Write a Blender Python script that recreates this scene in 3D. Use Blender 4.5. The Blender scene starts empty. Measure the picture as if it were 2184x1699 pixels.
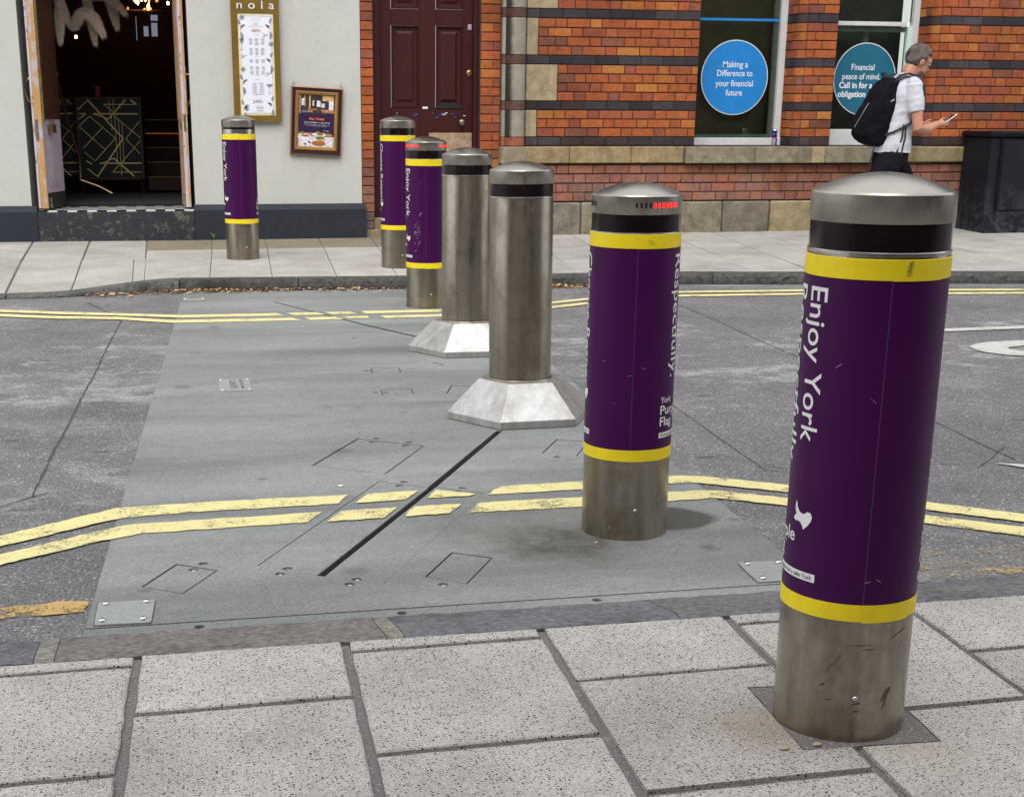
import bpy, bmesh, math, random
from mathutils import Vector, Matrix, noise as mnoise
from mathutils.geometry import delaunay_2d_cdt
random.seed(7)
C = bpy.context.scene.collection
sc = bpy.context.scene
PI = math.pi; R = math.radians

# ------------------------------------------------------------------ camera, sky, sun, exposure
PHI, THETA, ROLL = R(11.866), R(17.128), R(0.2627)
EYE = Vector((0, 0, 1.3007))
def rotp(v): return Vector((v[0]*math.cos(PHI)+v[1]*math.sin(PHI), -v[0]*math.sin(PHI)+v[1]*math.cos(PHI), v[2]))
cd = bpy.data.cameras.new('camera'); cam = bpy.data.objects.new('camera', cd); C.objects.link(cam)
F_ = Vector((0, math.cos(THETA), -math.sin(THETA))); U_ = Vector((0, math.sin(THETA), math.cos(THETA))); R_ = Vector((1, 0, 0))
R2 = R_*math.cos(ROLL)+U_*math.sin(ROLL); U2 = -R_*math.sin(ROLL)+U_*math.cos(ROLL)
R2, U2, F2 = rotp(R2), rotp(U2), rotp(F_)
m = Matrix((R2, U2, -F2)).transposed().to_4x4(); m.translation = EYE; cam.matrix_world = m
cd.sensor_fit = 'HORIZONTAL'; cd.sensor_width = 36; cd.lens = 3060.5/2184*36
cd.shift_x = (1092-964.14)/2184; cd.shift_y = (1177-849.5)/2184; cd.clip_start = .05; cd.clip_end = 500
sc.camera = cam
wd = bpy.data.worlds.new('World'); sc.world = wd; wd.use_nodes = True
nt = wd.node_tree; bg = nt.nodes['Background']
sky = nt.nodes.new('ShaderNodeTexSky'); sky.sky_type = 'NISHITA'; sky.sun_disc = False
SUN_EL, SUN_AZ = 52, 205            # azimuth of the sun, degrees from +Y towards +X
sky.sun_elevation = R(SUN_EL); sky.sun_rotation = R(SUN_AZ); sky.air_density = 1.0; sky.dust_density = 5.0; sky.ozone_density = 1.0
hs = nt.nodes.new('ShaderNodeHueSaturation'); hs.inputs['Saturation'].default_value = .25; hs.inputs['Value'].default_value = 1.0
nt.links.new(sky.outputs[0], hs.inputs['Color'])
mxs = nt.nodes.new('ShaderNodeMix'); mxs.data_type = 'RGBA'; mxs.inputs[0].default_value = .6; mxs.inputs[7].default_value = (8.6, 8.75, 9.0, 1)   # high even cloud over the sky
nt.links.new(hs.outputs[0], mxs.inputs[6]); nt.links.new(mxs.outputs[2], bg.inputs[0]); bg.inputs[1].default_value = .15
sl = bpy.data.lights.new('sun', 'SUN'); sun = bpy.data.objects.new('sun', sl); C.objects.link(sun)
sl.energy = .8; sl.angle = R(40); sl.color = (1, .97, .92)
sd = Vector((math.sin(R(SUN_AZ))*math.cos(R(SUN_EL)), math.cos(R(SUN_AZ))*math.cos(R(SUN_EL)), math.sin(R(SUN_EL))))
sun.rotation_euler = sd.to_track_quat('Z', 'Y').to_euler(); sun.location = (0, 0, 20)
sc.view_settings.view_transform = 'Standard'; sc.view_settings.look = 'None'; sc.view_settings.gamma = 1
sc.view_settings.use_curve_mapping = False; sc.view_settings.exposure = 0.66
WY = 13.893
def PZ(y): return .08+.018*max(0, y-10.8)          # top of the far pavement

# ------------------------------------------------------------------ node materials
class M:
    def __init__(s, name, rough=.6, metal=0., col=(.5, .5, .5), spec=.5):
        s.m = bpy.data.materials.new(name); s.m.use_nodes = True; s.t = s.m.node_tree; s.b = s.t.nodes['Principled BSDF']
        s.out = s.t.nodes['Material Output']
        s.set('Base Color', (*col, 1)); s.set('Roughness', rough); s.set('Metallic', metal); s.set('Specular IOR Level', spec)
        s._p = None
    def set(s, k, v):
        i = s.b.inputs[k]
        if hasattr(v, 'is_linked') or isinstance(v, bpy.types.NodeSocket): s.t.links.new(v, i)
        else: i.default_value = v
        return s
    def n(s, typ, props=None, **ins):
        nd = s.t.nodes.new('ShaderNode'+typ)
        for k, v in (props or {}).items(): setattr(nd, k, v)
        for k, v in ins.items():
            k = int(k[1:]) if k[0] == '_' and k[1:].isdigit() else k
            i = nd.inputs[k]
            if isinstance(v, bpy.types.NodeSocket): s.t.links.new(v, i)
            else: i.default_value = v
        return nd
    def pos(s, sc_=(1, 1, 1), loc=(0, 0, 0), rot=(0, 0, 0)):
        if s._p is None: s._p = s.n('NewGeometry').outputs['Position']
        if sc_ == (1, 1, 1) and loc == (0, 0, 0) and rot == (0, 0, 0): return s._p
        return s.n('Mapping', Vector=s._p, Scale=sc_, Location=loc, Rotation=rot).outputs[0]
    def noise(s, scale, detail=4, rough=.55, vec=None, dist=0.):
        return s.n('TexNoise', Vector=vec if vec is not None else s.pos(), Scale=scale, Detail=detail, Roughness=rough, Distortion=dist).outputs['Fac']
    def voro(s, scale, vec=None, out='Distance', feature='F1'):
        return s.n('TexVoronoi', {'feature': feature}, Vector=vec if vec is not None else s.pos(), Scale=scale).outputs[out]
    def ramp(s, fac, stops):
        nd = s.n('ValToRGB', Fac=fac); e = nd.color_ramp.elements
        while len(e) < len(stops): e.new(.5)
        for i, (p, c) in enumerate(stops):
            e[i].position = p; e[i].color = (c, c, c, 1) if not isinstance(c, tuple) else (*c, 1)
        return nd.outputs[0]
    def mix(s, f, a, b, blend='MIX'):
        nd = s.n('Mix', {'data_type': 'RGBA', 'blend_type': blend})
        for idx, v in ((0, f), (6, a), (7, b)):
            if isinstance(v, bpy.types.NodeSocket): s.t.links.new(v, nd.inputs[idx])
            else: nd.inputs[idx].default_value = v if idx == 0 else ((*v, 1) if len(v) == 3 else v)
        return nd.outputs[2]
    def math(s, op, a, b=0., c=0., clamp=False):
        nd = s.n('Math', {'operation': op, 'use_clamp': clamp})
        for i, v in enumerate((a, b, c)):
            if isinstance(v, bpy.types.NodeSocket): s.t.links.new(v, nd.inputs[i])
            else: nd.inputs[i].default_value = v
        return nd.outputs[0]
    def bump(s, h, strength=.5, dist=.01, nrm=None):
        nd = s.n('Bump', Height=h, Strength=strength, Distance=dist)
        if nrm is not None: s.t.links.new(nrm, nd.inputs['Normal'])
        s.set('Normal', nd.outputs[0]); return nd.outputs[0]
    def near(s, x, y, r0, r1, wob=.5, wscale=8, z=None):
        """1 near a point, 0 away, with an uneven edge"""
        sx = s.n('SeparateXYZ', Vector=s.pos())
        dx = s.math('SUBTRACT', sx.outputs[0], x); dy = s.math('SUBTRACT', sx.outputs[1], y)
        d = s.math('SQRT', s.math('ADD', s.math('MULTIPLY', dx, dx), s.math('MULTIPLY', dy, dy)))
        d = s.math('ADD', d, s.math('MULTIPLY', s.math('SUBTRACT', s.noise(wscale, 3), .5), wob))
        return s.n('MapRange', Value=d, _1=r0, _2=r1, _3=1., _4=0.).outputs[0]
MAT = {}
def simple(name, col, rough=.6, metal=0., spec=.5, var=.12, nscale=20, bump=0., coat=0.):
    if name in MAT: return MAT[name].m
    a = M(name, rough, metal, col, spec); MAT[name] = a
    if var:
        f = a.noise(nscale, 5, .6)
        a.set('Base Color', a.mix(a.ramp(f, [(.3, 0.), (.7, 1.)]), tuple(c*(1-var) for c in col), tuple(min(1, c*(1+var)) for c in col)))
        a.set('Roughness', a.math('ADD', a.math('MULTIPLY', f, .2), rough-.1))
    if bump: a.bump(a.noise(nscale*4, 4), bump, .003)
    if coat: a.set('Coat Weight', coat)
    return a.m

# asphalt
def asphalt_col(a, base=(.150, .148, .150)):
    g = a.noise(120, 4, .8); v = a.voro(95); big = a.noise(1.3, 5, .6); md = a.noise(9, 6, .7)
    c = a.mix(a.ramp(g, [(.36, 0.), (.64, 1.)]), tuple(x*.45 for x in base), tuple(x*1.7 for x in base))
    c = a.mix(a.math('MULTIPLY', a.ramp(v, [(.18, 1.), (.4, 0.)]), .65), c, (.035, .034, .036))
    c = a.mix(a.math('MULTIPLY', a.ramp(a.voro(130, out='Color'), [(.80, 0.), (.86, 1.)]), .75), c, (.40, .39, .39))
    c = a.mix(1., c, a.mix(a.ramp(big, [(.3, 0.), (.7, 1.)]), (.82, .82, .84), (1.2, 1.19, 1.18)), 'MULTIPLY')
    c = a.mix(1., c, a.mix(md, (.8, .8, .8), (1.2, 1.2, 1.2)), 'MULTIPLY')
    # pale scuffed streaks along the wheel path
    st = a.noise(2.6, 9, .78, vec=a.pos((1.0, 1.15, 1)), dist=.3)
    lane = a.ramp(a.noise(.42, 2, .5, vec=a.pos((.5, .9, 1), (3, 1, 0))), [(.48, 0.), (.62, 1.)])
    fine = a.ramp(a.noise(75, 4, .8), [(.42, 0.), (.60, 1.)])
    f = a.math('MULTIPLY', a.math('MULTIPLY', a.ramp(st, [(.50, 0.), (.60, 1.)]), lane), a.math('ADD', a.math('MULTIPLY', fine, .75), .1))
    c = a.mix(f, c, (.42, .415, .41))
    ys = a.n('SeparateXYZ', Vector=a.pos()).outputs[1]; yw = a.math('ADD', ys, a.math('MULTIPLY', a.math('SUBTRACT', a.noise(.6, 3), .5), 1.6))
    path = a.math('MULTIPLY', a.n('MapRange', Value=yw, _1=6.0, _2=7.0, _3=0., _4=1.).outputs[0], a.n('MapRange', Value=yw, _1=8.4, _2=9.2, _3=1., _4=0.).outputs[0])
    s5 = a.ramp(a.noise(1.9, 10, .82, vec=a.pos((.8, 1.1, 1), (4, 9, 0)), dist=.2), [(.52, 0.), (.60, 1.)])
    c = a.mix(a.math('MULTIPLY', a.math('MULTIPLY', path, s5), a.math('ADD', a.math('MULTIPLY', fine, .7), .15)), c, (.52, .515, .51))
    # dark oil marks and gum
    oil = a.ramp(a.voro(2.6, vec=a.pos((.6, 1.6, 1), (1.3, .4, 0))), [(.05, 1.), (.1, 0.)])
    c = a.mix(a.math('MULTIPLY', oil, .55), c, (.045, .044, .045))
    return c, g, v
a = M('asphalt', .92, spec=.25); MAT['asphalt'] = a
c, g, v = asphalt_col(a); a.set('Base Color', c); a.bump(a.math('ADD', g, a.math('MULTIPLY', v, 1.2)), .8, .006)
# gritted steel plate deck
def plate_col(a):
    g = a.noise(170, 4, .85); big = a.noise(1.1, 4, .55, vec=a.pos((.5, 1.4, 1))); md = a.noise(14, 5, .6)
    c = a.mix(a.ramp(g, [(.35, 0.), (.65, 1.)]), (.118, .126, .124), (.30, .312, .305))
    c = a.mix(1., c, a.mix(a.ramp(big, [(.32, 0.), (.68, 1.)]), (.74, .745, .75), (1.16, 1.16, 1.15)), 'MULTIPLY')
    c = a.mix(1., c, a.mix(md, (.82, .82, .82), (1.18, 1.18, 1.18)), 'MULTIPLY')
    tyre = a.ramp(a.noise(1.0, 5, .6, vec=a.pos((.22, 1.9, 1), (0, .4, 0))), [(.50, 0.), (.68, 1.)]); c = a.mix(a.math('MULTIPLY', tyre, .42), c, (.075, .078, .077))
    pale = a.ramp(a.noise(1.3, 7, .75, vec=a.pos((.4, 1.5, 1), (7, 2, 0))), [(.56, 0.), (.68, 1.)]); c = a.mix(a.math('MULTIPLY', pale, .25), c, (.40, .41, .40))
    sp = a.ramp(a.voro(3.3, vec=a.pos((.9, 1., 1), (.31, .77, 0))), [(.045, 1.), (.075, 0.)])
    sp2 = a.ramp(a.voro(1.9, vec=a.pos((1, 1, 1), (5.31, 2.77, 0))), [(.05, 1.), (.11, 0.)])
    c = a.mix(a.math('MULTIPLY', a.math('MAXIMUM', sp, sp2), .5), c, (.07, .072, .072))
    tr = a.ramp(a.noise(5, 6, .7, vec=a.pos((.35, 4.5, 1))), [(.6, 0.), (.72, 1.)])
    c = a.mix(a.math('MULTIPLY', tr, .3), c, (.1, .1, .098))
    wt = a.ramp(a.noise(24, 5, .8, vec=a.pos((3, 1, 1), rot=(0, 0, .6))), [(.70, 0.), (.76, 1.)])
    c = a.mix(a.math('MULTIPLY', wt, .35), c, (.5, .5, .48))
    s1 = a.near(1.25, 4.14, .10, .27, .20, 6); s2 = a.near(1.665, 4.36, .12, .155, .07, 7); s3 = a.near(1.08, 4.38, .12, .36, .3, 6)
    brk = a.ramp(a.noise(8, 7, .78, vec=a.pos((1, 1, 1), (2, 5, 0))), [(.38, .35), (.60, 1.)]); s1 = a.math('MULTIPLY', s1, brk); s3 = a.math('MULTIPLY', s3, brk)
    c = a.mix(a.math('MULTIPLY', s3, .6), c, (.10, .092, .075)); c = a.mix(a.math('MULTIPLY', s1, .85), c, (.058, .051, .037)); c = a.mix(a.math('MULTIPLY', s2, .88), c, (.05, .045, .034))
    s4 = a.near(1.66, 4.02, .0, .045, .05, 20); c = a.mix(a.math('MULTIPLY', s4, .7), c, (.06, .055, .04))
    return c, g
a = M('gritted_plate', .72, spec=.35); MAT['plate'] = a
c, g = plate_col(a); a.set('Base Color', c); a.bump(g, .35, .002)
# worn thermoplastic paint: alpha between paint and what lies below is colour only
def paint(name, col, wear, under, gone=.0):
    a = M(name, .75, spec=.3); MAT[name] = a
    g = a.noise(170, 3, .7); big = a.noise(6, 6, .7); cr = a.ramp(a.voro(14, feature='DISTANCE_TO_EDGE', vec=a.pos((1, 1, 1))), [(.006, 1.), (.02, 0.)])
    c = a.mix(g, tuple(x*.86 for x in col), tuple(min(1, x*1.08) for x in col))
    c = a.mix(1., c, a.mix(a.noise(11, 4), (.84, .84, .84), (1.08, 1.08, 1.08)), 'MULTIPLY')
    c = a.mix(a.math('MULTIPLY', cr, .25), c, (.2, .19, .12))
    w = a.ramp(a.math('ADD', a.math('MULTIPLY', a.noise(90, 4, .85), .5), a.math('MULTIPLY', big, .5)), [(wear, 0.), (wear+.05, 1.)])
    if gone: w = a.math('MAXIMUM', w, gone*1.)
    a.set('Base Color', c); a.bump(g, .4, .003)
    tr = a.n('BsdfTransparent'); mx = a.n('MixShader', _0=a.math('MULTIPLY', w, .92), _1=a.b.outputs[0], _2=tr.outputs[0]); a.t.links.new(mx.outputs[0], a.out.inputs[0]); return a.m
paint('yellow_paint', (.70, .63, .30), .54, (.24, .235, .2))
paint('old_yellow_paint', (.50, .34, .12), .50, (.13, .125, .12))
paint('ghost_yellow_paint', (.44, .33, .17), .42, (.13, .127, .12))
paint('white_paint_worn', (.52, .51, .48), .55, (.16, .155, .15))
# paving
def slabmat(name, base, dark, speck, rnd=.12, sc0=1.):
    a = M(name, .88, spec=.3); MAT[name] = a
    oi = a.n('ObjectInfo').outputs['Random']
    g = a.noise(170*sc0, 3, .85); g2 = a.noise(60*sc0, 4, .7); big = a.noise(3.2, 5, .6)
    c = a.mix(a.ramp(g, [(.32, 0.), (.68, 1.)]), tuple(x*.68 for x in base), tuple(min(1, x*1.28) for x in base))
    c = a.mix(1., c, a.mix(g2, (.74, .735, .73), (1.24, 1.24, 1.25)), 'MULTIPLY')
    c = a.mix(1., c, a.mix(a.ramp(big, [(.3, 0.), (.7, 1.)]), (.80, .785, .76), (1.12, 1.12, 1.13)), 'MULTIPLY')
    rr = a.n('MapRange', Value=oi, _3=1-rnd, _4=1+rnd).outputs[0]
    c = a.mix(1., c, a.n('CombineColor', Red=rr, Green=rr, Blue=rr).outputs[0], 'MULTIPLY')
    if speck:
        for sc_, th, k, off in ((105, .30, .95, 0.), (52, .15, .97, 3.), (200, .38, .8, 7.)):
            p = a.pos((1, 1, 1), (off, off*.7, 0)); vc = a.n('TexVoronoi', {'feature': 'F1'}, Vector=p, Scale=float(sc_*sc0))
            rc = a.n('SeparateColor', Color=vc.outputs['Color'])
            on = a.math('LESS_THAN', rc.outputs[0], .45 if sc_ > 100 else .11)
            f = a.math('MULTIPLY', a.ramp(vc.outputs['Distance'], [(th*.8, 1.), (th, 0.)]), on)
            c = a.mix(a.math('MULTIPLY', f, k), c, dark)
        p = a.pos((1, 1, 1), (11, 4, 0)); vc = a.n('TexVoronoi', {'feature': 'F1'}, Vector=p, Scale=130.)
        rc = a.n('SeparateColor', Color=vc.outputs['Color']); on = a.math('LESS_THAN', rc.outputs[1], .25)
        c = a.mix(a.math('MULTIPLY', a.math('MULTIPLY', a.ramp(vc.outputs['Distance'], [(.2, 1.), (.28, 0.)]), on), .5), c, (.75, .74, .71))
    st = a.ramp(a.noise(5.5, 6, .75), [(.60, 0.), (.74, 1.)])
    c = a.mix(a.math('MULTIPLY', st, .4), c, (.24, .195, .15))
    gm = a.ramp(a.voro(3.1, vec=a.pos((1, 1, 1), (.37, .81, 0))), [(.035, 1.), (.05, 0.)]); c = a.mix(a.math('MULTIPLY', gm, .35), c, (.12, .11, .10))
    a.c = c; a.g = g
    a.set('Base Color', c); a.bump(g, .5, .003); return a
a = slabmat('near_slab', (.405, .388, .368), (.022, .022, .024), True, .10)
# rusty water marks round the foot of the big bollard
s = a.math('MULTIPLY', a.near(1.22, 2.60, .02, .14, .14, 9), .35); c2 = a.mix(s, a.c, (.28, .2, .11))
s = a.math('MULTIPLY', a.near(1.50, 2.44, .02, .16, .14, 9), .3); a.set('Base Color', a.mix(s, c2, (.3, .24, .15)))
slabmat('far_slab', (.37, .358, .335), (.1, .09, .08), False, .09)
slabmat('far_concrete', (.39, .375, .345), (.1, .09, .08), False, .05)
slabmat('far_brown_concrete', (.225, .192, .142), (.1, .09, .08), False, .05)
a = M('mortar_bed', .95, spec=.2); MAT['mortar'] = a
g = a.noise(210, 3, .8); c = a.mix(a.ramp(g, [(.35, 0.), (.65, 1.)]), (.11, .096, .098), (.25, .225, .225))
c = a.mix(a.math('MULTIPLY', a.ramp(a.voro(260, out='Color'), [(.8, 0.), (.86, .8)]), .7), c, (.45, .42, .40)); a.set('Base Color', c); a.bump(g, .8, .005)
a = M('far_mortar', .95, spec=.2, col=(.13, .115, .1)); MAT['far_mortar'] = a
def stone(name, c0, c1, scale=14, bump=.5, rough=.85, dirt=(.07, .062, .05), dk=.5, rnd=.0, bscale=None):
    a = M(name, rough, spec=.3); MAT[name] = a
    g = a.noise(150, 3, .7); f = a.noise(scale, 6, .68)
    c = a.mix(a.ramp(f, [(.32, 0.), (.68, 1.)]), c0, c1)
    c = a.mix(1., c, a.mix(g, (.84, .84, .84), (1.16, 1.16, 1.16)), 'MULTIPLY')
    d = a.ramp(a.noise(3.5, 6, .72, vec=a.pos((1, 1, .55), (2, 3, 1))), [(.50, 0.), (.70, 1.)])
    c = a.mix(a.math('MULTIPLY', d, dk), c, dirt)
    if rnd:
        oc = a.n('ObjectInfo').outputs['Color']; c = a.mix(1., c, oc, 'MULTIPLY')
    a.set('Base Color', c); a.bump(a.noise(bscale or scale*3, 5, .6), bump, .01); a.c = c; return a
stone('granite_grey', (.10, .102, .106), (.30, .30, .30), 48, 1., .9, (.06, .058, .058), .65, 1)
stone('granite_dark', (.05, .05, .05), (.16, .155, .15), 30, 1., .85, (.02, .02, .02), .7, 1)
stone('sandstone', (.24, .19, .11), (.41, .34, .225), 10, .7, .9, (.09, .07, .045), .6, 1)
stone('sandstone_grey', (.165, .14, .105), (.30, .265, .205), 11, .9, .9, (.06, .05, .038), .75, 1)
a = stone('shaft_stone', (.22, .20, .155), (.32, .295, .235), 9, .4, .9, (.1, .085, .06), .5, 0)
sx_ = a.n('SeparateXYZ', Vector=a.pos()).outputs[0]; wob = a.math('MULTIPLY', a.math('SUBTRACT', a.noise(9, 5, .7), .5), .03)
xw = a.math('ADD', sx_, wob); hollow_band = a.math('MULTIPLY', a.n('MapRange', Value=xw, _1=3.395, _2=3.412, _3=0., _4=1.).outputs[0], a.n('MapRange', Value=xw, _1=3.445, _2=3.475, _3=1., _4=0.).outputs[0])  # uneven band along the hollow, coloured near black
a.set('Base Color', a.mix(a.math('MULTIPLY', hollow_band, .9), a.c, (.022, .02, .018)))
# bricks: colour comes from the object (pieces) or from the face attribute (joined)
def brickmat(name, attr):
    a = M(name, .82, spec=.3); MAT[name] = a
    if attr:
        oc = a.n('Attribute', {'attribute_name': 'tint'}).outputs['Color']
    else: oc = a.n('ObjectInfo').outputs['Color']
    g = a.noise(120, 4, .7); f = a.noise(26, 6, .7, vec=a.pos((1, 1, 1.6))); big = a.noise(2.2, 4, .6)
    c = a.mix(1., oc, a.mix(a.ramp(f, [(.28, 0.), (.72, 1.)]), (.70, .64, .62), (1.22, 1.2, 1.15)), 'MULTIPLY')
    c = a.mix(1., c, a.mix(g, (.82, .82, .82), (1.18, 1.18, 1.18)), 'MULTIPLY')
    c = a.mix(a.math('MULTIPLY', a.ramp(a.noise(17, 6, .75, vec=a.pos((1, 1, 1), (4, 2, 9))), [(.57, 0.), (.66, 1.)]), .6), c, (.045, .022, .018))
    c = a.mix(a.math('MULTIPLY', a.ramp(a.noise(48, 4, .8, vec=a.pos((1, 1, .6), (1, 7, 3))), [(.72, 0.), (.77, 1.)]), .5), c, (.5, .46, .42))
    c = a.mix(1., c, a.mix(a.ramp(big, [(.3, 0.), (.7, 1.)]), (.74, .71, .70), (1.15, 1.15, 1.15)), 'MULTIPLY')
    sv = a.ramp(a.noise(3.0, 6, .7, vec=a.pos((1.6, 1, .25), (7, 1, 3))), [(.55, 0.), (.72, 1.)]); c = a.mix(a.math('MULTIPLY', sv, .3), c, (.05, .03, .024))
    # weathered and lime-bloomed towards the bottom, below the string course
    z = a.n('SeparateXYZ', Vector=a.pos()).outputs[2]
    lo = a.n('MapRange', Value=z, _1=.95, _2=.5, _3=0., _4=1.).outputs[0]
    bl = a.math('MULTIPLY', lo, a.ramp(a.noise(4.5, 7, .78), [(.40, 0.), (.58, 1.)]))
    c = a.mix(a.math('MULTIPLY', bl, .62), c, (.24, .175, .16))
    dl = a.math('MULTIPLY', lo, a.ramp(a.noise(6.5, 7, .78, vec=a.pos((1, 1, 1), (8, 3, 1))), [(.50, 0.), (.62, 1.)])); c = a.mix(a.math('MULTIPLY', dl, .5), c, (.07, .045, .035))
    a.set('Base Color', c); a.bump(a.math('ADD', f, g), .45, .006); return a.m
brickmat('brick_piece', False); brickmat('brick_joined', True)
simple('brick_mortar', (.035, .028, .025), .95, var=.3, nscale=60, bump=.5)
a = M('render_white', .85, spec=.3); MAT['render_white'] = a
f = a.noise(2.5, 7, .7); g = a.noise(80, 4, .6)
c = a.mix(f, (.45, .455, .42), (.55, .55, .515)); c = a.mix(a.math('MULTIPLY', a.ramp(a.noise(3.2, 7, .75, vec=a.pos((2.2, 1, .35))), [(.55, 0.), (.75, 1.)]), .3), c, (.36, .35, .30)); c = a.mix(a.math('MULTIPLY', a.ramp(a.noise(30, 5, .8), [(.70, 0.), (.76, 1.)]), .5), c, (.3, .27, .22))
a.set('Base Color', c); a.bump(a.math('ADD', a.noise(7, 4), a.math('MULTIPLY', g, .4)), .35, .015)
a = M('plinth_paint', .6, spec=.25); MAT['plinth_paint'] = a
f = a.noise(9, 7, .75); c = a.mix(f, (.012, .015, .022), (.034, .039, .052))
z = a.n('SeparateXYZ', Vector=a.pos()).outputs[2]
c = a.mix(a.math('MULTIPLY', a.ramp(a.noise(30, 6, .8), [(.62, 0.), (.7, 1.)]), .35), c, (.16, .17, .18)); a.set('Base Color', c); a.bump(a.noise(20, 5), .4, .008)
a = M('step_worn', .7, spec=.4); MAT['step_worn'] = a
f = a.noise(9, 7, .75); c = a.mix(f, (.010, .012, .017), (.032, .035, .044))
w = a.ramp(a.math('ADD', a.math('MULTIPLY', a.noise(16, 8, .75, dist=.6), .75), a.math('MULTIPLY', a.noise(2.2, 2), .25)), [(.535, 0.), (.60, 1.)])
c = a.mix(a.math('MULTIPLY', w, .8), c, a.mix(a.noise(50, 4), (.08, .072, .055), (.20, .175, .13))); a.set('Base Color', c); a.bump(w, -.5, .004)
# stainless steel
def steel(name, base, rough, dirt, streak=1.):
    a = M(name, rough, 1., base); MAT[name] = a
    st = a.noise(26, 5, .7, vec=a.pos((1, 1, .045))) if streak else a.noise(9, 4, .6); f = a.noise(6, 6, .7, vec=a.pos((1, 1, .8))); sm = a.noise(300, 2, .5, vec=a.pos((.06, .06, 1)))
    c = a.mix(a.ramp(st, [(.3, 0.), (.7, 1.)]), tuple(x*.80 for x in base), tuple(min(1, x*1.15) for x in base))
    c = a.mix(a.math('MULTIPLY', a.ramp(f, [(.46, 0.), (.64, 1.)]), dirt), c, (.17, .135, .095))
    lv = a.ramp(a.noise(7, 4, .6, vec=a.pos((1, 1, .12), (3, 1, 2))), [(.45, 0.), (.68, 1.)]); c = a.mix(a.math('MULTIPLY', lv, dirt*1.1), c, (base[0]*.5, base[1]*.44, base[2]*.36))
    sm2 = a.ramp(a.noise(22, 5, .8, vec=a.pos((1, 1, .7), (3, 3, 3))), [(.66, 0.), (.72, 1.)])
    c = a.mix(a.math('MULTIPLY', sm2, dirt*.9), c, (.08, .065, .05))
    dr = a.ramp(a.voro(95, out='Color'), [(.975, 0.), (.982, 1.)]); c = a.mix(a.math('MULTIPLY', dr, dirt*.7), c, (.7, .69, .66))
    a.set('Base Color', c); a.set('Metallic', a.n('MapRange', Value=f, _1=.3, _2=.75, _3=1., _4=.75).outputs[0])
    a.set('Roughness', a.n('MapRange', Value=a.math('ADD', a.math('MULTIPLY', st, .5), a.math('MULTIPLY', f, .5)), _1=.3, _2=.7, _3=rough-.06, _4=rough+.13).outputs[0])
    if streak: a.bump(sm, .06*streak, .001)
    return a.m
steel('steel_body', (.36, .325, .265), .27, .75)
steel('steel_cap', (.37, .34, .30), .24, .0, 0.)
steel('steel_skirt', (.52, .515, .505), .42, .3)
simple('gloss_black_band', (.010, .005, .006), .13, 0, .4, var=.3, nscale=9)
simple('silver_band', (.62, .6, .57), .22, 1, var=.1)
simple('yellow_vinyl', (.80, .62, .015), .42, 0, .25, var=.06, nscale=30)
a = M('purple_vinyl', .38, spec=.16); MAT['purple_vinyl'] = a
c = a.mix(a.noise(3, 3), (.040, .0022, .050), (.050, .0035, .061))
sr = a.ramp(a.noise(30, 5, .8, vec=a.pos((1, 1, 2.2), rot=(.5, .2, 0))), [(.74, 0.), (.77, 1.)]); c = a.mix(a.math('MULTIPLY', sr, .4), c, (.2, .15, .25))
a.set('Base Color', c); a.set('Roughness', a.n('MapRange', Value=a.noise(14, 5, .7), _3=.30, _4=.48).outputs[0]); a.bump(a.noise(7, 3), .05, .01)
simple('seam_line', (.09, .06, .12), .5, var=0)
simple('white_vinyl', (.72, .72, .72), .4, var=.04)
simple('label_ink', (.03, .03, .035), .5, var=0)
simple('dark_hole', (.008, .008, .008), .8, var=0)
simple('scuff', (.085, .075, .062), .7, var=.3)
simple('screw_metal', (.6, .59, .57), .25, 1, var=.05)
def emis(name, col, st):
    a = M(name, .4, col=col); MAT[name] = a; a.set('Emission Color', (*col, 1)); a.set('Emission Strength', st); return a.m
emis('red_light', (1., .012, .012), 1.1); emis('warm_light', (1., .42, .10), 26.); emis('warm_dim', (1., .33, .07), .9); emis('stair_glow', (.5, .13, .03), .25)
# doors, frames
a = M('door_maroon', .45, spec=.3); MAT['door_maroon'] = a
c = a.mix(a.noise(7, 6, .7, vec=a.pos((1, 1, .5))), (.028, .004, .004), (.055, .008, .007))
sr = a.ramp(a.noise(42, 5, .8), [(.735, 0.), (.765, 1.)]); c = a.mix(a.math('MULTIPLY', sr, .6), c, (.18, .14, .13))
a.set('Base Color', c); a.set('Roughness', a.n('MapRange', Value=a.noise(12, 6, .7), _3=.38, _4=.62).outputs[0]); a.bump(a.noise(60, 4), .12, .003)
simple('gold_paint', (.20, .125, .022), .42, .35, var=.16, nscale=5)
simple('gold_trim', (.78, .60, .22), .35, .6, var=.1)
simple('gilt_moulding', (.42, .24, .055), .4, .7, var=.5, nscale=130, bump=.8)
simple('frame_brown', (.03, .012, .010), .3, var=.2); simple('bronze_edge', (.28, .15, .09), .35, .6, var=.2, nscale=90)
simple('paper_cool', (.74, .75, .83), .6, var=.03); simple('paper_cream', (.80, .72, .38), .6, var=.05)
simple('print_grey', (.34, .34, .42), .7, var=.1); simple('print_red', (.45, .22, .18), .7, var=.1); simple('print_dark', (.09, .09, .11), .7, var=.2, nscale=90); simple('print_mid', (.24, .24, .27), .7, var=.5, nscale=160)
simple('poster_navy', (.030, .016, .055), .3, var=.1); simple('poster_orange', (.80, .16, .05), .5, var=0)
for nm, col in (('poster_tan', (.42, .2, .09)), ('poster_light', (.7, .66, .72)), ('poster_dark', (.04, .035, .04)), ('poster_amber', (.62, .4, .16)), ('poster_plate', (.62, .58, .60)), ('poster_green', (.12, .2, .05)), ('poster_brown', (.38, .13, .03)), ('poster_blue', (.12, .2, .35))):
    simple(nm, col, .35, var=.35, nscale=60)
simple('white_gloss', (.62, .63, .63), .4, var=.07, nscale=12)
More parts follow.
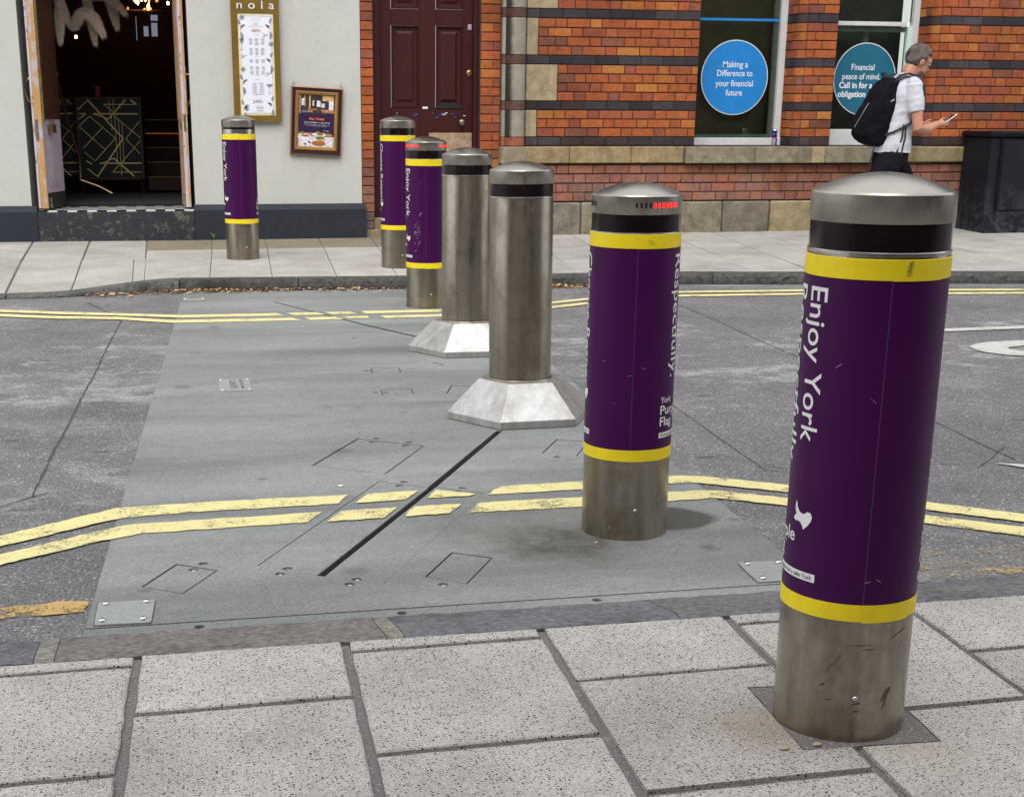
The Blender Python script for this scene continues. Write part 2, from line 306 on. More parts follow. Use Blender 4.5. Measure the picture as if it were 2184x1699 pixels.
simple('window_pale', (.60, .74, .68), .5, var=.08)
simple('blind_olive', (.27, .22, .12), .7, var=.25, nscale=4); simple('room_grey', (.20, .22, .19), .8, var=.3, nscale=3)
a = M('window_glass', .04, spec=.5); MAT['window_glass'] = a
tr = a.n('BsdfTransparent', Color=(.75, .78, .74, 1)); gl = a.n('BsdfGlossy', Color=(.9, .95, .93, 1), Roughness=.05); fr = a.n('Fresnel', IOR=1.55)
mx = a.n('MixShader', _0=a.math('ADD', fr.outputs[0], .03), _1=tr.outputs[0], _2=gl.outputs[0]); a.t.links.new(mx.outputs[0], a.out.inputs[0])
simple('sticker_blue', (.015, .22, .60), .4, var=.05); simple('sticker_teal', (.012, .13, .21), .4, var=.05); simple('sticker_text', (.72, .76, .82), .4, var=0)
simple('plywood', (.33, .23, .14), .8, var=.35, nscale=18); simple('brass', (.55, .36, .12), .35, 1, var=.2); simple('old_brass', (.30, .22, .09), .4, .9, var=.2)
a = M('flaked_wood', .7, spec=.3); MAT['flaked_wood'] = a
f = a.noise(14, 7, .75, vec=a.pos((1, 1, .35))); wdc = a.mix(a.noise(30, 4, vec=a.pos((1, 1, .15))), (.36, .19, .06), (.52, .31, .12))
a.set('Base Color', a.mix(a.ramp(f, [(.50, 0.), (.56, 1.)]), wdc, (.42, .36, .38)))
a = M('flaked_white', .6, spec=.4); MAT['flaked_white'] = a
f = a.noise(26, 7, .8, vec=a.pos((1, 1, .3))); a.set('Base Color', a.mix(a.ramp(f, [(.55, 0.), (.6, 1.)]), (.50, .44, .48), (.16, .035, .03)))
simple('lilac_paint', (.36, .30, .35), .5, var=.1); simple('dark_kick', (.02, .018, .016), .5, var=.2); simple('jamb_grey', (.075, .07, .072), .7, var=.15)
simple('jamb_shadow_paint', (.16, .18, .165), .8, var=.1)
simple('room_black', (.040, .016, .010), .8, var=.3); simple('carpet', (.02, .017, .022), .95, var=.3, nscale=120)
simple('tile_black', (.02, .022, .026), .25, var=.2); simple('tile_white', (.62, .62, .60), .3, var=.15)
simple('deco_green', (.003, .014, .012), .6, var=.2); simple('deco_gold', (.95, .72, .32), .5, .1, var=.15); simple('wood_dark', (.05, .018, .009), .45, var=.3)
simple('feather', (.72, .58, .48), .9, var=.3, nscale=40)
simple('pink_can', (.5, .03, .25), .35, var=.5, nscale=150)
simple('bin_black', (.005, .006, .009), .5, 0, .2, var=.5, nscale=8)
a = M('bin_paint', .5, spec=.2); MAT['bin_paint'] = a
z = a.n('SeparateXYZ', Vector=a.pos()).outputs[2]; f = a.noise(9, 7, .75)
c = a.mix(f, (.004, .005, .008), (.016, .019, .028)); dd = a.math('MULTIPLY', a.n('MapRange', Value=z, _1=.65, _2=.15, _3=.0, _4=1.).outputs[0], a.ramp(f, [(.46, 0.), (.62, 1.)]))
c = a.mix(a.math('MULTIPLY', dd, .45), c, (.11, .12, .14)); sp = a.ramp(a.noise(38, 4, .8), [(.74, 0.), (.77, 1.)]); c = a.mix(a.math('MULTIPLY', sp, .5), c, (.5, .5, .5)); a.set('Base Color', c)
simple('skin', (.47, .22, .15), .55, var=.12, nscale=30); simple('skin_lips', (.38, .14, .11), .5, var=.05)
a = M('hair_grey', .8, spec=.3); MAT['hair_grey'] = a
a.set('Base Color', a.mix(a.ramp(a.noise(14, 4, .6), [(.35, 0.), (.65, 1.)]), (.045, .03, .026), (.17, .14, .13))); a.bump(a.noise(220, 3, .8), .8, .004)
simple('shirt_white', (.50, .51, .56), .9, var=.05, nscale=30); simple('jeans_black', (.007, .007, .010), .95, 0, .15, var=.4, nscale=60)
simple('pack_black', (.005, .0035, .007), .9, 0, .15, var=.4, nscale=25, bump=.3); simple('strap_black', (.018, .018, .022), .7, var=.3); simple('pack_grey', (.25, .25, .27), .4, var=.1)
simple('shoe', (.03, .03, .03), .6, var=.2); simple('glasses', (.02, .015, .012), .2, var=0)
simple('phone_white', (.7, .7, .7), .3, var=0); simple('phone_screen', (.015, .02, .022), .08, var=0)
simple('can_blue', (.008, .008, .22), .25, .3, var=.05); simple('can_silver', (.6, .6, .63), .25, .8, var=.05); simple('can_red', (.5, .03, .06), .3, .2, var=.1)
simple('leaf_brown', (.22, .11, .045), .9, var=.5, nscale=60); simple('leaf_tan', (.45, .3, .15), .9, var=.4, nscale=60); simple('litter_white', (.7, .7, .68), .8, var=.1)
simple('pebble', (.42, .34, .24), .8, var=.2); simple('weed', (.22, .28, .04), .8, var=.2)
simple('brick_far', (.28, .11, .06), .9, var=.3, nscale=6); simple('slate', (.06, .065, .07), .8, var=.2)
simple('terrace_dark', (.085, .062, .048), .9, var=.15, nscale=3)  # unseen terrace wall, toned dark to deepen reflections in the steel
def mm(n): return MAT[n].m
simple('crack_fill', (.062, .058, .055), .95, var=.3)

# ------------------------------------------------------------------ object helpers
def wmat(o):
    b = Matrix.LocRotScale(o.location, o.rotation_euler, o.scale)
    return b if o.parent is None else wmat(o.parent) @ o.matrix_parent_inverse @ b
def tag(o, label=None, cat=None, group=None, kind=None):
    if label: o['label'] = label
    if cat: o['category'] = cat
    if group: o['group'] = group
    if kind: o['kind'] = kind
    return o
def empty(name, loc, label=None, cat=None, group=None, rz=0, kind=None):
    o = bpy.data.objects.new(name, None); C.objects.link(o); o.location = loc; o.rotation_euler = (0, 0, rz); o.empty_display_size = .1
    return tag(o, label, cat, group, kind)
def link(name, me, mat=None, parent=None, world=True, loc=None):
    """world=True: mesh is in world coordinates whatever the parent's place; else in the parent's own frame"""
    o = bpy.data.objects.new(name, me); C.objects.link(o)
    if mat is not None and not me.materials: me.materials.append(mat if not isinstance(mat, str) else mm(mat))
    if parent is not None:
        o.parent = parent
        if world: o.matrix_parent_inverse = wmat(parent).inverted()
    if loc is not None: o.location = loc
    return o
def mesh(name, verts, faces, smooth=False):
    me = bpy.data.meshes.new(name); me.from_pydata([tuple(v) for v in verts], [], faces); me.update()
    if smooth: me.shade_smooth()
    return me
class B:
    """mesh builder"""
    def __init__(s): s.v = []; s.f = []
    def add(s, vs, fs):
        o = len(s.v); s.v += [tuple(v) for v in vs]; s.f += [tuple(i+o for i in f) for f in fs]; return s
    def box(s, x0, x1, y0, y1, z0, z1, bev=0.):
        if bev <= 0:
            vs = [(x, y, z) for z in (z0, z1) for y in (y0, y1) for x in (x0, x1)]
            return s.add(vs, [(0, 2, 3, 1), (4, 5, 7, 6), (0, 1, 5, 4), (2, 6, 7, 3), (0, 4, 6, 2), (1, 3, 7, 5)])
        bm = bmesh.new(); bmesh.ops.create_cube(bm, size=1)
        for v in bm.verts: v.co = Vector(((x0+x1)/2+v.co.x*(x1-x0), (y0+y1)/2+v.co.y*(y1-y0), (z0+z1)/2+v.co.z*(z1-z0)))
        bmesh.ops.bevel(bm, geom=bm.edges[:], offset=bev, segments=1, affect='EDGES')
        bm.verts.index_update(); s.add([v.co[:] for v in bm.verts], [[v.index for v in f.verts] for f in bm.faces]); bm.free(); return s
    def prism(s, poly, z0, z1, bot=True):
        """poly: xy list, counter clockwise; z0,z1 numbers or functions of (x,y)"""
        n = len(poly); f0 = z0 if callable(z0) else (lambda x, y: z0); f1 = z1 if callable(z1) else (lambda x, y: z1)
        vs = [(x, y, f0(x, y)) for x, y in poly]+[(x, y, f1(x, y)) for x, y in poly]
        fs = [tuple(range(n, 2*n))]+[(i, (i+1) % n, n+(i+1) % n, n+i) for i in range(n)]
        if bot: fs.append(tuple(reversed(range(n))))
        return s.add(vs, fs)
    def tube(s, pts, r, n=8, closed=False):
        rs = r if isinstance(r, (list, tuple)) else [r]*len(pts)
        pts = [Vector(p) for p in pts]; rings = []
        up = Vector((0, 0, 1))
        for i, p in enumerate(pts):
            d = (pts[min(i+1, len(pts)-1)]-pts[max(i-1, 0)]).normalized()
            u = d.cross(up if abs(d.z) < .95 else Vector((1, 0, 0))).normalized(); w = u.cross(d)
            rings.append([p+(u*math.cos(2*PI*k/n)+w*math.sin(2*PI*k/n))*rs[i] for k in range(n)])
        vs = [v for r_ in rings for v in r_]; fs = []
        for i in range(len(pts)-1):
            for k in range(n): fs.append((i*n+k, i*n+(k+1) % n, (i+1)*n+(k+1) % n, (i+1)*n+k))
        fs.append(tuple(range(n))[::-1]); fs.append(tuple((len(pts)-1)*n+k for k in range(n)))
        return s.add(vs, fs)
    def lathe(s, prof, n=48, c=(0, 0, 0), cap0=False, cap1=False):
        vs = []; fs = []
        for r, z in prof:
            for k in range(n): vs.append((c[0]+r*math.sin(2*PI*k/n), c[1]-r*math.cos(2*PI*k/n), c[2]+z))
        for i in range(len(prof)-1):
            for k in range(n): fs.append((i*n+k, i*n+(k+1) % n, (i+1)*n+(k+1) % n, (i+1)*n+k))
        if cap0: fs.append(tuple(range(n))[::-1])
        if cap1: fs.append(tuple((len(prof)-1)*n+k for k in range(n)))
        return s.add(vs, fs)
    def ell(s, c, r, n=12, mtx=None):
        vs = []; fs = []; h = n//2
        for i in range(1, h):
            th = PI*i/h
            for k in range(n):
                v = Vector((r[0]*math.sin(th)*math.cos(2*PI*k/n), r[1]*math.sin(th)*math.sin(2*PI*k/n), r[2]*math.cos(th)))
                vs.append((mtx @ v if mtx else v)+Vector(c))
        top = Vector((0, 0, r[2])); bo = Vector((0, 0, -r[2]))
        vs.append((mtx @ top if mtx else top)+Vector(c)); vs.append((mtx @ bo if mtx else bo)+Vector(c)); T = len(vs)-2
        for i in range(h-2):
            for k in range(n): fs.append((i*n+k, (i+1)*n+k, (i+1)*n+(k+1) % n, i*n+(k+1) % n))
        for k in range(n): fs.append((T, k, (k+1) % n)); fs.append((T+1, (h-2)*n+(k+1) % n, (h-2)*n+k))
        return s.add(vs, fs)
    def xf(s, mtx, i0=0):
        s.v = s.v[:i0]+[tuple(mtx @ Vector(v)) for v in s.v[i0:]]; return s
    def mesh(s, name, smooth=False): return mesh(name, s.v, s.f, smooth)
    def put(s, name, mat, parent=None, smooth=False, world=True): 
        me = s.mesh(name, smooth); return link(name, me, mat, parent, world)
def smooth_angle(me, deg=35):
    me.shade_smooth(); bm = bmesh.new(); bm.from_mesh(me); a = R(deg)
    for e in bm.edges: e.smooth = (len(e.link_faces) != 2) or e.calc_face_angle(0) < a
    bm.to_mesh(me); bm.free()
def area2(p): return sum(p[i][0]*p[(i+1) % len(p)][1]-p[(i+1) % len(p)][0]*p[i][1] for i in range(len(p)))/2
def ccw(p): return list(p) if area2(p) > 0 else list(reversed(p))
def inside(pt, poly):
    x, y = pt; r = False; n = len(poly)
    for i in range(n):
        x0, y0 = poly[i]; x1, y1 = poly[(i+1) % n]
        if (y0 > y) != (y1 > y) and x < (x1-x0)*(y-y0)/(y1-y0)+x0: r = not r
    return r
def holed(b, outer, holes, z1, z0):
    """flat sheet with holes at z1 and walls down to z0"""
    vs = []; es = []
    for poly in [outer]+holes:
        o = len(vs); n = len(poly); vs += [Vector(p) for p in poly]; es += [(o+i, o+(i+1) % n) for i in range(n)]
    r = delaunay_2d_cdt(vs, es, [], 0, 1e-6); V, _, Fs = r[0], r[1], r[2]
    fs = []
    for f in Fs:
        c = (sum(V[i].x for i in f)/len(f), sum(V[i].y for i in f)/len(f))
        if inside(c, outer) and not any(inside(c, h) for h in holes):
            q = [V[i] for i in f]
            if sum(q[i].x*q[(i+1) % len(q)].y-q[(i+1) % len(q)].x*q[i].y for i in range(len(q))) < 0: f = list(reversed(f))
            fs.append(tuple(f))
    b.add([(v.x, v.y, z1) for v in V], fs)
    for poly in [outer]+holes:
        n = len(poly); p = ccw(poly)
        if poly is not outer: p = p[::-1]
        b.add([(x, y, z0) for x, y in p]+[(x, y, z1) for x, y in p], [(i, (i+1) % n, n+(i+1) % n, n+i) for i in range(n)])
    return b
def inset(poly, d):
    p = ccw(poly); n = len(p); out = []
    for i in range(n):
        a, b_, c = Vector(p[i-1]), Vector(p[i]), Vector(p[(i+1) % n])
        e1 = (b_-a).normalized(); e2 = (c-b_).normalized(); n1 = Vector((-e1.y, e1.x)); n2 = Vector((-e2.y, e2.x))
        k = (n1+n2); k = k/max(.3, k.length_squared)*2
        out.append(tuple(b_+k*d))
    return out
def circ(x, y, r, n=14): return [(x+r*math.cos(2*PI*k/n), y+r*math.sin(2*PI*k/n)) for k in range(n)]
_dg = None
def text_geo(body, size, align='LEFT', bold=0., space=1.):
    cu = bpy.data.curves.new('t', 'FONT'); cu.body = body; cu.size = size; cu.align_x = align; cu.offset = bold; cu.resolution_u = 4; cu.space_character = space
    ob = bpy.data.objects.new('t', cu); C.objects.link(ob); bpy.context.view_layer.update()
    me = bpy.data.meshes.new_from_object(ob.evaluated_get(bpy.context.evaluated_depsgraph_get()))
    vs = [v.co.copy() for v in me.vertices]; fs = [tuple(p.vertices) for p in me.polygons]
    bpy.data.objects.remove(ob); bpy.data.curves.remove(cu); bpy.data.meshes.remove(me)
    return vs, fs
def fit_text(body, width=None, height=None, align='LEFT', bold=0., space=1.):
    """returns flat verts scaled so the line is width wide (or cap height tall)"""
    vs, fs = text_geo(body, 1., align, bold, space)
    x0 = min(v.x for v in vs); x1 = max(v.x for v in vs); sx = width/(x1-x0) if width else None
    sy = height/.70 if height else sx
    if sx is None: sx = sy
    return [Vector((v.x*sx, v.y*sy, 0)) for v in vs], fs

# ------------------------------------------------------------------ GROUND
PL = [(-.217, 3.58), (1.843, 3.58), (2.31, 10.78), (.245, 10.9)]                      # plate deck outline
road = empty('road', (0, 7, 0), kind='structure')
b = B(); holed(b, [(-60, 3.55), (60, 3.55), (60, 11.1), (-60, 11.1)], [PL], 0., -.16)
b.put('asphalt', 'asphalt', road)
B().box(-.5, 2.6, 3.3, 11.2, -.2, -.15).put('pit_floor', 'dark_hole', road)
B().box(-60, 60, -60, -2.6, -.3, -.05).put('ground', 'asphalt', None)['kind'] = 'structure'
g2 = B().box(-60, 60, 14.5, 80, -.3, -.05).put('ground', 'asphalt', None); g2['kind'] = 'structure'

simple('slot_shade', (.07, .07, .068), .75, .0, var=.4, nscale=40)  # dark colour that puts shade into the slots and hatch gaps
deck = empty('cover_plate', (1., 7, 0), 'grey gritted steel plate deck let into the road under the bollards', 'cover plate')
H1 = [(.807, 5.754), (1.055, 5.57), (.823, 5.13), (.569, 5.323)]
HS = [(.784, 5.036), (.942, 4.912), (1.405, 5.79), (1.434, 5.79), (.974, 4.912), (1.123, 4.795), (.604, 3.845), (.455, 3.955), (.427, 3.972), (.269, 4.098)]
H2 = [(.784, 5.036), (.946, 4.912), (.433, 3.970), (.269, 4.098)]
H3 = [(.970, 4.914), (1.123, 4.795), (.604, 3.845), (.451, 3.960)]
H4 = [(.865, 4.122), (.976, 4.042), (.845, 3.809), (.738, 3.899)]
H5 = [(.034, 4.164), (.153, 4.076), (.046, 3.877), (-.07, 3.962)]
H6 = [(1.611, 5.586), (1.731, 5.518), (1.61, 5.283), (1.487, 5.359)]
H7 = [(1.115, 7.415), (1.264, 7.403), (1.254, 7.263), (1.098, 7.263)]
H8 = [(1.07, 6.804), (1.223, 6.806), (1.213, 6.677), (1.059, 6.668)]
H9 = [(1.433, 6.860), (1.56, 6.79), (1.49, 6.60), (1.365, 6.65)]
SL2 = [(.85, 10.20), (.866, 10.205), (1.345, 8.955), (1.56, 8.46), (1.72, 8.07), (1.695, 8.055), (1.535, 8.445), (1.322, 8.94)]
hatches = [H1, H4, H5, H6, H7, H8, H9]
gaps = {0: .008, 1: .006, 2: .007, 3: .006, 4: .005, 5: .005, 6: .006}
lift = [(.885, 5.739), (.859, 5.682), (1.006, 5.645), (.980, 5.593), (.872, 5.006), (.847, 4.958), (.355, 4.056), (.329, 4.007), (1.063, 4.88), (1.035, 4.831),
        (.542, 3.916), (.515, 3.874), (.804, 3.865), (.777, 3.819), (.082, 4.097), (.113, 4.148), (1.555, 5.329), (1.529, 5.283), (1.08, 7.339), (1.125, 7.33),
        (1.038, 6.739), (1.088, 6.735), (1.478, 7.501), (1.505, 7.451), (1.18, 8.463)]
lids = [(inset(h, gaps[i]), h) for i, h in enumerate(hatches)]+[(inset(H2, .0025), H2), (inset(H3, .002), H3)]
DT = .003                                        # deck top
used_ = set()
for lid, h in lids:
    hs_ = []
    for k, (x, y) in enumerate(lift):
        if k not in used_ and inside((x, y), inset(h, .004)):
            c_ = circ(x, y, .0155)
            if all(inside(q, lid) for q in c_): hs_.append(c_); used_.add(k)
    b = B(); holed(b, lid, hs_, DT-.0012, -.006); o = b.put('hatch_lid', 'plate', deck)
    p = inset(lid, -.0005); n = len(p); B().add([(x, y, -.10) for x, y in p]+[(x, y, DT-.005) for x, y in p], [(i, (i+1) % n, n+(i+1) % n, n+i) for i in range(n)]).put('lid_shade_wall', 'slot_shade', o)  # added sheet round each lid, gap shade put in its colour
hs_ = [h for h in hatches]+[HS, SL2]
for k, (x, y) in enumerate(lift):
    if k in used_: continue
    c_ = circ(x, y, .0155)
    if any(inside(q, h) for q in c_ for h in hs_): continue
    hs_.append(c_); used_.add(k)
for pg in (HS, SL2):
    p = inset(pg, .0006); n = len(p); B().add([(x, y, -.10) for x, y in p]+[(x, y, DT-.0015) for x, y in p], [(i, (i+1) % n, n+(i+1) % n, n+i) for i in range(n)]).put('slot_shade_wall', 'slot_shade', deck)  # added sheets paint shade onto the slot walls
pl_in = [(-.215, 3.64), (1.847, 3.64), (2.308, 10.775), (.245, 10.893)]
b = B(); holed(b, inset(pl_in, .002), hs_, DT, -.11); b.put('deck_sheet', 'plate', deck)
b = B(); holed(b, inset([(-.219, 3.575), (1.841, 3.575), (1.845, 3.637), (-.216, 3.637)], .001), [circ(.08, 3.60, .014), circ(.62, 3.604, .014), circ(1.17, 3.606, .014)], DT-.001, -.06); b.put('edge_flange', 'plate', deck)
for k in used_:
    x, y = lift[k]; b = B(); b.lathe([(.012, -.02), (.012, -.0025), (.009, -.0015), (0.0005, -.0035)], 12, (x, y, 0), False, True); b.put('lifting_bolt', 'screw_metal' if k % 3 else 'steel_body', deck)
def rounded(poly, r=.008, k=3):
    p = ccw(poly); out = []
    for i in range(len(p)):
        a_, c_, d_ = Vector(p[i-1]), Vector(p[i]), Vector(p[(i+1) % len(p)]); u = c_+(a_-c_).normalized()*r; w = c_+(d_-c_).normalized()*r
        for j in range(k+1):
            t = j/k; out.append(tuple(u*(1-t)**2+c_*2*t*(1-t)+w*t*t))
    return out
simple('plate_light', (.29, .30, .30), .6, .25, var=.15, nscale=60)
def bolt_plate(poly, bolts, h=.004):
    o = B().prism(rounded(poly), DT+.0005, DT+h).put('bolted_plate', 'plate_light', deck)
    B().prism(rounded(inset(poly, -.003)), DT-.001, DT+.0009).put('plate_rim', 'scuff', o)
    for x, y in bolts:
        B().lathe([(.0105, 0), (.0105, .003), (.008, .0065), (.003, .0078)], 14, (x, y, DT+h), False, True).put('bolt', 'screw_metal', o, True)
        B().lathe([(.0035, .0081), (.0001, .0082)], 8, (x, y, DT+h)).put('socket', 'dark_hole', o)
    return o
bolt_plate([(-.184, 3.836), (-.031, 3.833), (-.044, 3.648), (-.19, 3.653)], [(-.163, 3.815), (-.055, 3.813), (-.064, 3.674), (-.170, 3.679)])
bolt_plate([(1.683, 3.842), (1.826, 3.839), (1.812, 3.652), (1.669, 3.657)], [(1.705, 3.820), (1.694, 3.682), (1.803, 3.818), (1.792, 3.678)])
bolt_plate([(.233, 10.476), (.387, 10.479), (.389, 10.345), (.229, 10.344)], [(.25, 10.45), (.37, 10.45)])
np_ = B().prism([(.305, 6.886), (.458, 6.887), (.467, 7.205), (.316, 7.208)], DT, DT+.003).put('name_plate', 'plate_light', deck)
for body, x, hh, w_ in (('HEALD', .345, .034, .22), ('MATADOR', .393, .018, .24)):
    vs, fs = fit_text(body, w_, hh, bold=.01)
    link('lettering', mesh('lettering', [(x+v.y*1.0+.02, 6.945+v.x, DT+.0036) for v in vs], [f[::-1] for f in fs]), 'print_dark', np_)
for x, y in ((.318, 6.91), (.448, 6.912), (.325, 7.185), (.455, 7.183)): B().lathe([(.006, 0), (.004, .004)], 8, (x, y, DT+.003), False, True).put('rivet', 'white_vinyl', np_)

# markings: sheets 4 mm above what lies below
def jitter(poly, amp=.004, step=.025):
    out = []; n = len(poly)
    for i in range(n):
        a_, c_ = Vector(poly[i]), Vector(poly[(i+1) % n]); L = (c_-a_).length; k = max(1, int(L/step)); d = (c_-a_); nn = Vector((-d.y, d.x)).normalized()
        for j in range(k):
            p = a_+d*(j/k); out.append(tuple(p+nn*random.uniform(-amp, amp)))
    return out
def strip(up, lo): return list(up)+list(reversed(lo))
def mark(name, poly, mat, z=.0065, amp=.0042):
    p = ccw(jitter(poly, amp)); b = B(); holed(b, p, [], z, z-.001); return b.put(name, mat, road)
def bandpoly(pts, w, name, mat, z=.0065, amp=.003):
    pts = [Vector(p) for p in pts]; up = []; lo = []
    for i, p in enumerate(pts):
        d = (pts[min(i+1, len(pts)-1)]-pts[max(i-1, 0)]).normalized(); n_ = Vector((-d.y, d.x)); up.append(tuple(p+n_*w/2)); lo.append(tuple(p-n_*w/2))
    return mark(name, strip(up, lo), mat, z, amp)
Y_ = 'yellow_paint'
mark('yellow_line', [(-3.0, 2.92+.02), (-.507, 4.558), (-.214, 4.775), (-.150, 4.826), (.10, 4.845), (.647, 4.853), (.597, 4.740), (.10, 4.725), (-.125, 4.699), (-.204, 4.651), (-.496, 4.438), (-3.0, 2.80+.02)], Y_) if False else None
mark('yellow_line', [(-2.4, 3.57), (-2.25, 3.57), (-.507, 4.558), (-.214, 4.775), (-.150, 4.826), (.10, 4.845), (.647, 4.853), (.597, 4.740), (.10, 4.725), (-.125, 4.699), (-.204, 4.651), (-.496, 4.438), (-2.02, 3.575)][1:], Y_)
mark('yellow_line', [(.713, 4.85), (.898, 4.866), (.835, 4.751), (.656, 4.74)], Y_)
mark('yellow_line', [(.960, 4.862), (1.085, 4.780), (1.063, 4.761), (.909, 4.758)], Y_)
mark('yellow_line', [(1.20, 4.868), (1.517, 4.88), (1.839, 4.896), (1.90, 4.897), (1.97, 4.872), (2.221, 4.70), (2.606, 4.375), (2.852, 4.177), (3.55, 3.57), (3.40, 3.57), (2.795, 4.088), (2.56, 4.282), (2.181, 4.60), (1.93, 4.775), (1.88, 4.789), (1.80, 4.788), (1.483, 4.77), (1.129, 4.761)], Y_)
mark('yellow_line', [(-1.72, 3.575), (-.488, 4.347), (-.195, 4.559), (-.10, 4.612), (.527, 4.645), (.47, 4.530), (-.072, 4.498), (-.186, 4.443), (-.479, 4.243), (-1.54, 3.575)], Y_)
mark('yellow_line', [(.590, 4.645), (.786, 4.66), (.718, 4.536), (.531, 4.525)], Y_)
mark('yellow_line', [(.846, 4.656), (1.011, 4.66), (.949, 4.55), (.791, 4.54)], Y_)
mark('yellow_line', [(1.077, 4.663), (1.452, 4.668), (1.757, 4.674), (1.88, 4.675), (1.96, 4.655), (2.149, 4.52), (2.513, 4.223), (2.758, 4.03), (3.28, 3.575), (3.13, 3.575), (2.70, 3.939), (2.465, 4.133), (2.106, 4.424), (1.93, 4.555), (1.88, 4.568), (1.717, 4.558), (1.415, 4.544), (1.012, 4.545)], Y_)
mark('yellow_line', [(-8, 10.2), (-2.2, 10.18), (-.989, 10.098), (-.605, 9.92), (-.275, 9.80), (-.024, 9.700), (.203, 9.615), (.818, 9.598), (.856, 9.478), (.2, 9.495), (-.025, 9.587), (-.273, 9.687), (-.598, 9.80), (-.975, 9.975), (-2.2, 10.06), (-8, 10.08)], Y_)
mark('yellow_line', [(-8, 9.97), (-2.2, 9.96), (-.968, 9.875), (-.638, 9.72), (-.207, 9.600), (-.1, 9.528), (.138, 9.385), (.906, 9.358), (.942, 9.236), (.135, 9.262), (-.1, 9.412), (-.206, 9.484), (-.631, 9.60), (-.958, 9.757), (-2.2, 9.85), (-8, 9.86)], Y_)
mark('yellow_line', [(.886, 9.6), (1.077, 9.6), (1.129, 9.478), (.919, 9.48)], Y_)
mark('yellow_line', [(1.133, 9.598), (1.314, 9.595), (1.337, 9.479), (1.180, 9.479)], Y_)
mark('yellow_line', [(1.38, 9.606), (1.922, 9.595), (2.3, 9.63), (2.821, 9.88), (3.128, 10.04), (3.5, 10.2), (3.901, 10.3), (4.9, 10.235), (6.58, 9.99), (10, 9.6), (10, 9.5), (6.534, 9.895), (4.823, 10.13), (3.864, 10.2), (3.083, 9.925), (2.778, 9.77), (2.3, 9.51), (1.902, 9.476), (1.398, 9.482)], Y_)
mark('yellow_line', [(.977, 9.358), (1.182, 9.36), (1.223, 9.247), (1.007, 9.236)], Y_)
mark('yellow_line', [(1.224, 9.363), (1.393, 9.366), (1.39, 9.267), (1.262, 9.267)], Y_)
mark('yellow_line', [(1.474, 9.358), (1.857, 9.360), (2.3, 9.39), (2.746, 9.64), (3.044, 9.80), (3.839, 10.09), (4.805, 10.03), (6.491, 9.80), (10, 9.4), (10, 9.3), (6.43, 9.70), (4.755, 9.93), (3.80, 9.985), (3.003, 9.69), (2.7, 9.53), (2.3, 9.28), (1.811, 9.250), (1.495, 9.246)], Y_)
mark('yellow_line', [(-2.5, 3.70), (-.444, 3.846), (-.267, 3.875), (-.214, 3.86), (-.219, 3.775), (-.358, 3.765), (-2.5, 3.62)], 'old_yellow_paint', .0045, .006)
mark('yellow_line', [(1.95, 3.685), (4.2, 3.68), (4.2, 3.77), (1.95, 3.75)], 'ghost_yellow_paint', .0045, .008)
mark('yellow_line', [(1.93, 3.60), (4.2, 3.59), (4.2, 3.665), (1.93, 3.655)], 'ghost_yellow_paint', .0045, .008)
mark('yellow_line', [(2.25, 3.80), (4.2, 3.85), (4.2, 3.90), (2.27, 3.85)], 'ghost_yellow_paint', .0045, .01)
mark('white_line', [(4.6, 8.05), (5.42, 8.09), (9, 8.15), (9, 8.28), (5.42, 8.2), (4.6, 8.16)], 'white_paint_worn')
ring = [(4.60, 7.37), (4.625, 7.50), (4.72, 7.585), (4.86, 7.635), (5.061, 7.645), (6.3, 7.66), (6.3, 7.50), (5.03, 7.48), (4.93, 7.465), (4.83, 7.42), (4.80, 7.36), (4.83, 7.29), (4.90, 7.245), (5.0, 7.225), (6.3, 7.20), (6.3, 7.05), (4.95, 7.07), (4.80, 7.11), (4.67, 7.19), (4.61, 7.29)]
mark('white_line', ring, 'white_paint_worn')
mark('white_line', [(3.16, 4.865), (3.252, 4.82), (3.5, 4.66), (3.48, 4.62), (3.231, 4.775)], 'white_paint_worn')
# cracks in the asphalt: raised-dark sealant ribbons of uneven width
def crack(pts, w=.012, z=.0025, wk=.5):
    pts = [Vector(p) for p in pts]; P_ = []
    for i in range(len(pts)-1):
        L = (pts[i+1]-pts[i]).length; k = max(2, int(L/.05))
        for j in range(k): P_.append(pts[i].lerp(pts[i+1], j/k))
    P_.append(pts[-1]); up = []; lo = []
    for i, p in enumerate(P_):
        d = (P_[min(i+1, len(P_)-1)]-P_[max(i-1, 0)]).normalized(); n_ = Vector((-d.y, d.x)); off = random.uniform(-.003, .003); ww = w*wk*random.uniform(.4, 1.2)/2
        up.append((*(p+n_*(off+ww)), z)); lo.append((*(p+n_*(off-ww)), z))
    n = len(up); me = mesh('crack', up+lo, [(i, n+i, n+i+1, i+1) for i in range(n-1)]); return link('crack', me, 'crack_fill', road)
crack([(-.428, 10.4), (-.276, 9.862), (-.184, 9.425), (-.25, 8.4), (-.297, 7.467), (-.336, 6.924), (-.365, 6.342), (-.405, 5.759), (-.44, 5.041)], .022)
crack([(-.389, 5.097), (-.539, 4.936), (-.8, 4.7)], .010); crack([(-.75, 4.85), (-.533, 4.868), (-.4, 4.888)], .010); crack([(-.184, 9.464), (-.917, 9.291), (-2.5, 8.9)], .016)
crack([(3.70, 10.2), (3.63, 9.663), (3.6, 8.827), (3.53, 8.0), (3.496, 7.368), (3.44, 6.3), (3.344, 5.593), (3.308, 5.23), (3.279, 4.904)], .014); crack([(3.415, 9.045), (3.605, 8.872), (3.72, 8.85)], .012)
crack([(2.40, 7.0), (2.338, 6.196), (2.288, 5.535), (2.247, 4.926), (2.327, 4.896)], .010); crack([(2.169, 5.217), (2.343, 4.914), (2.95, 4.89), (3.234, 4.876)], .008)
crack([(3.366, 5.118), (3.072, 4.817)], .012)

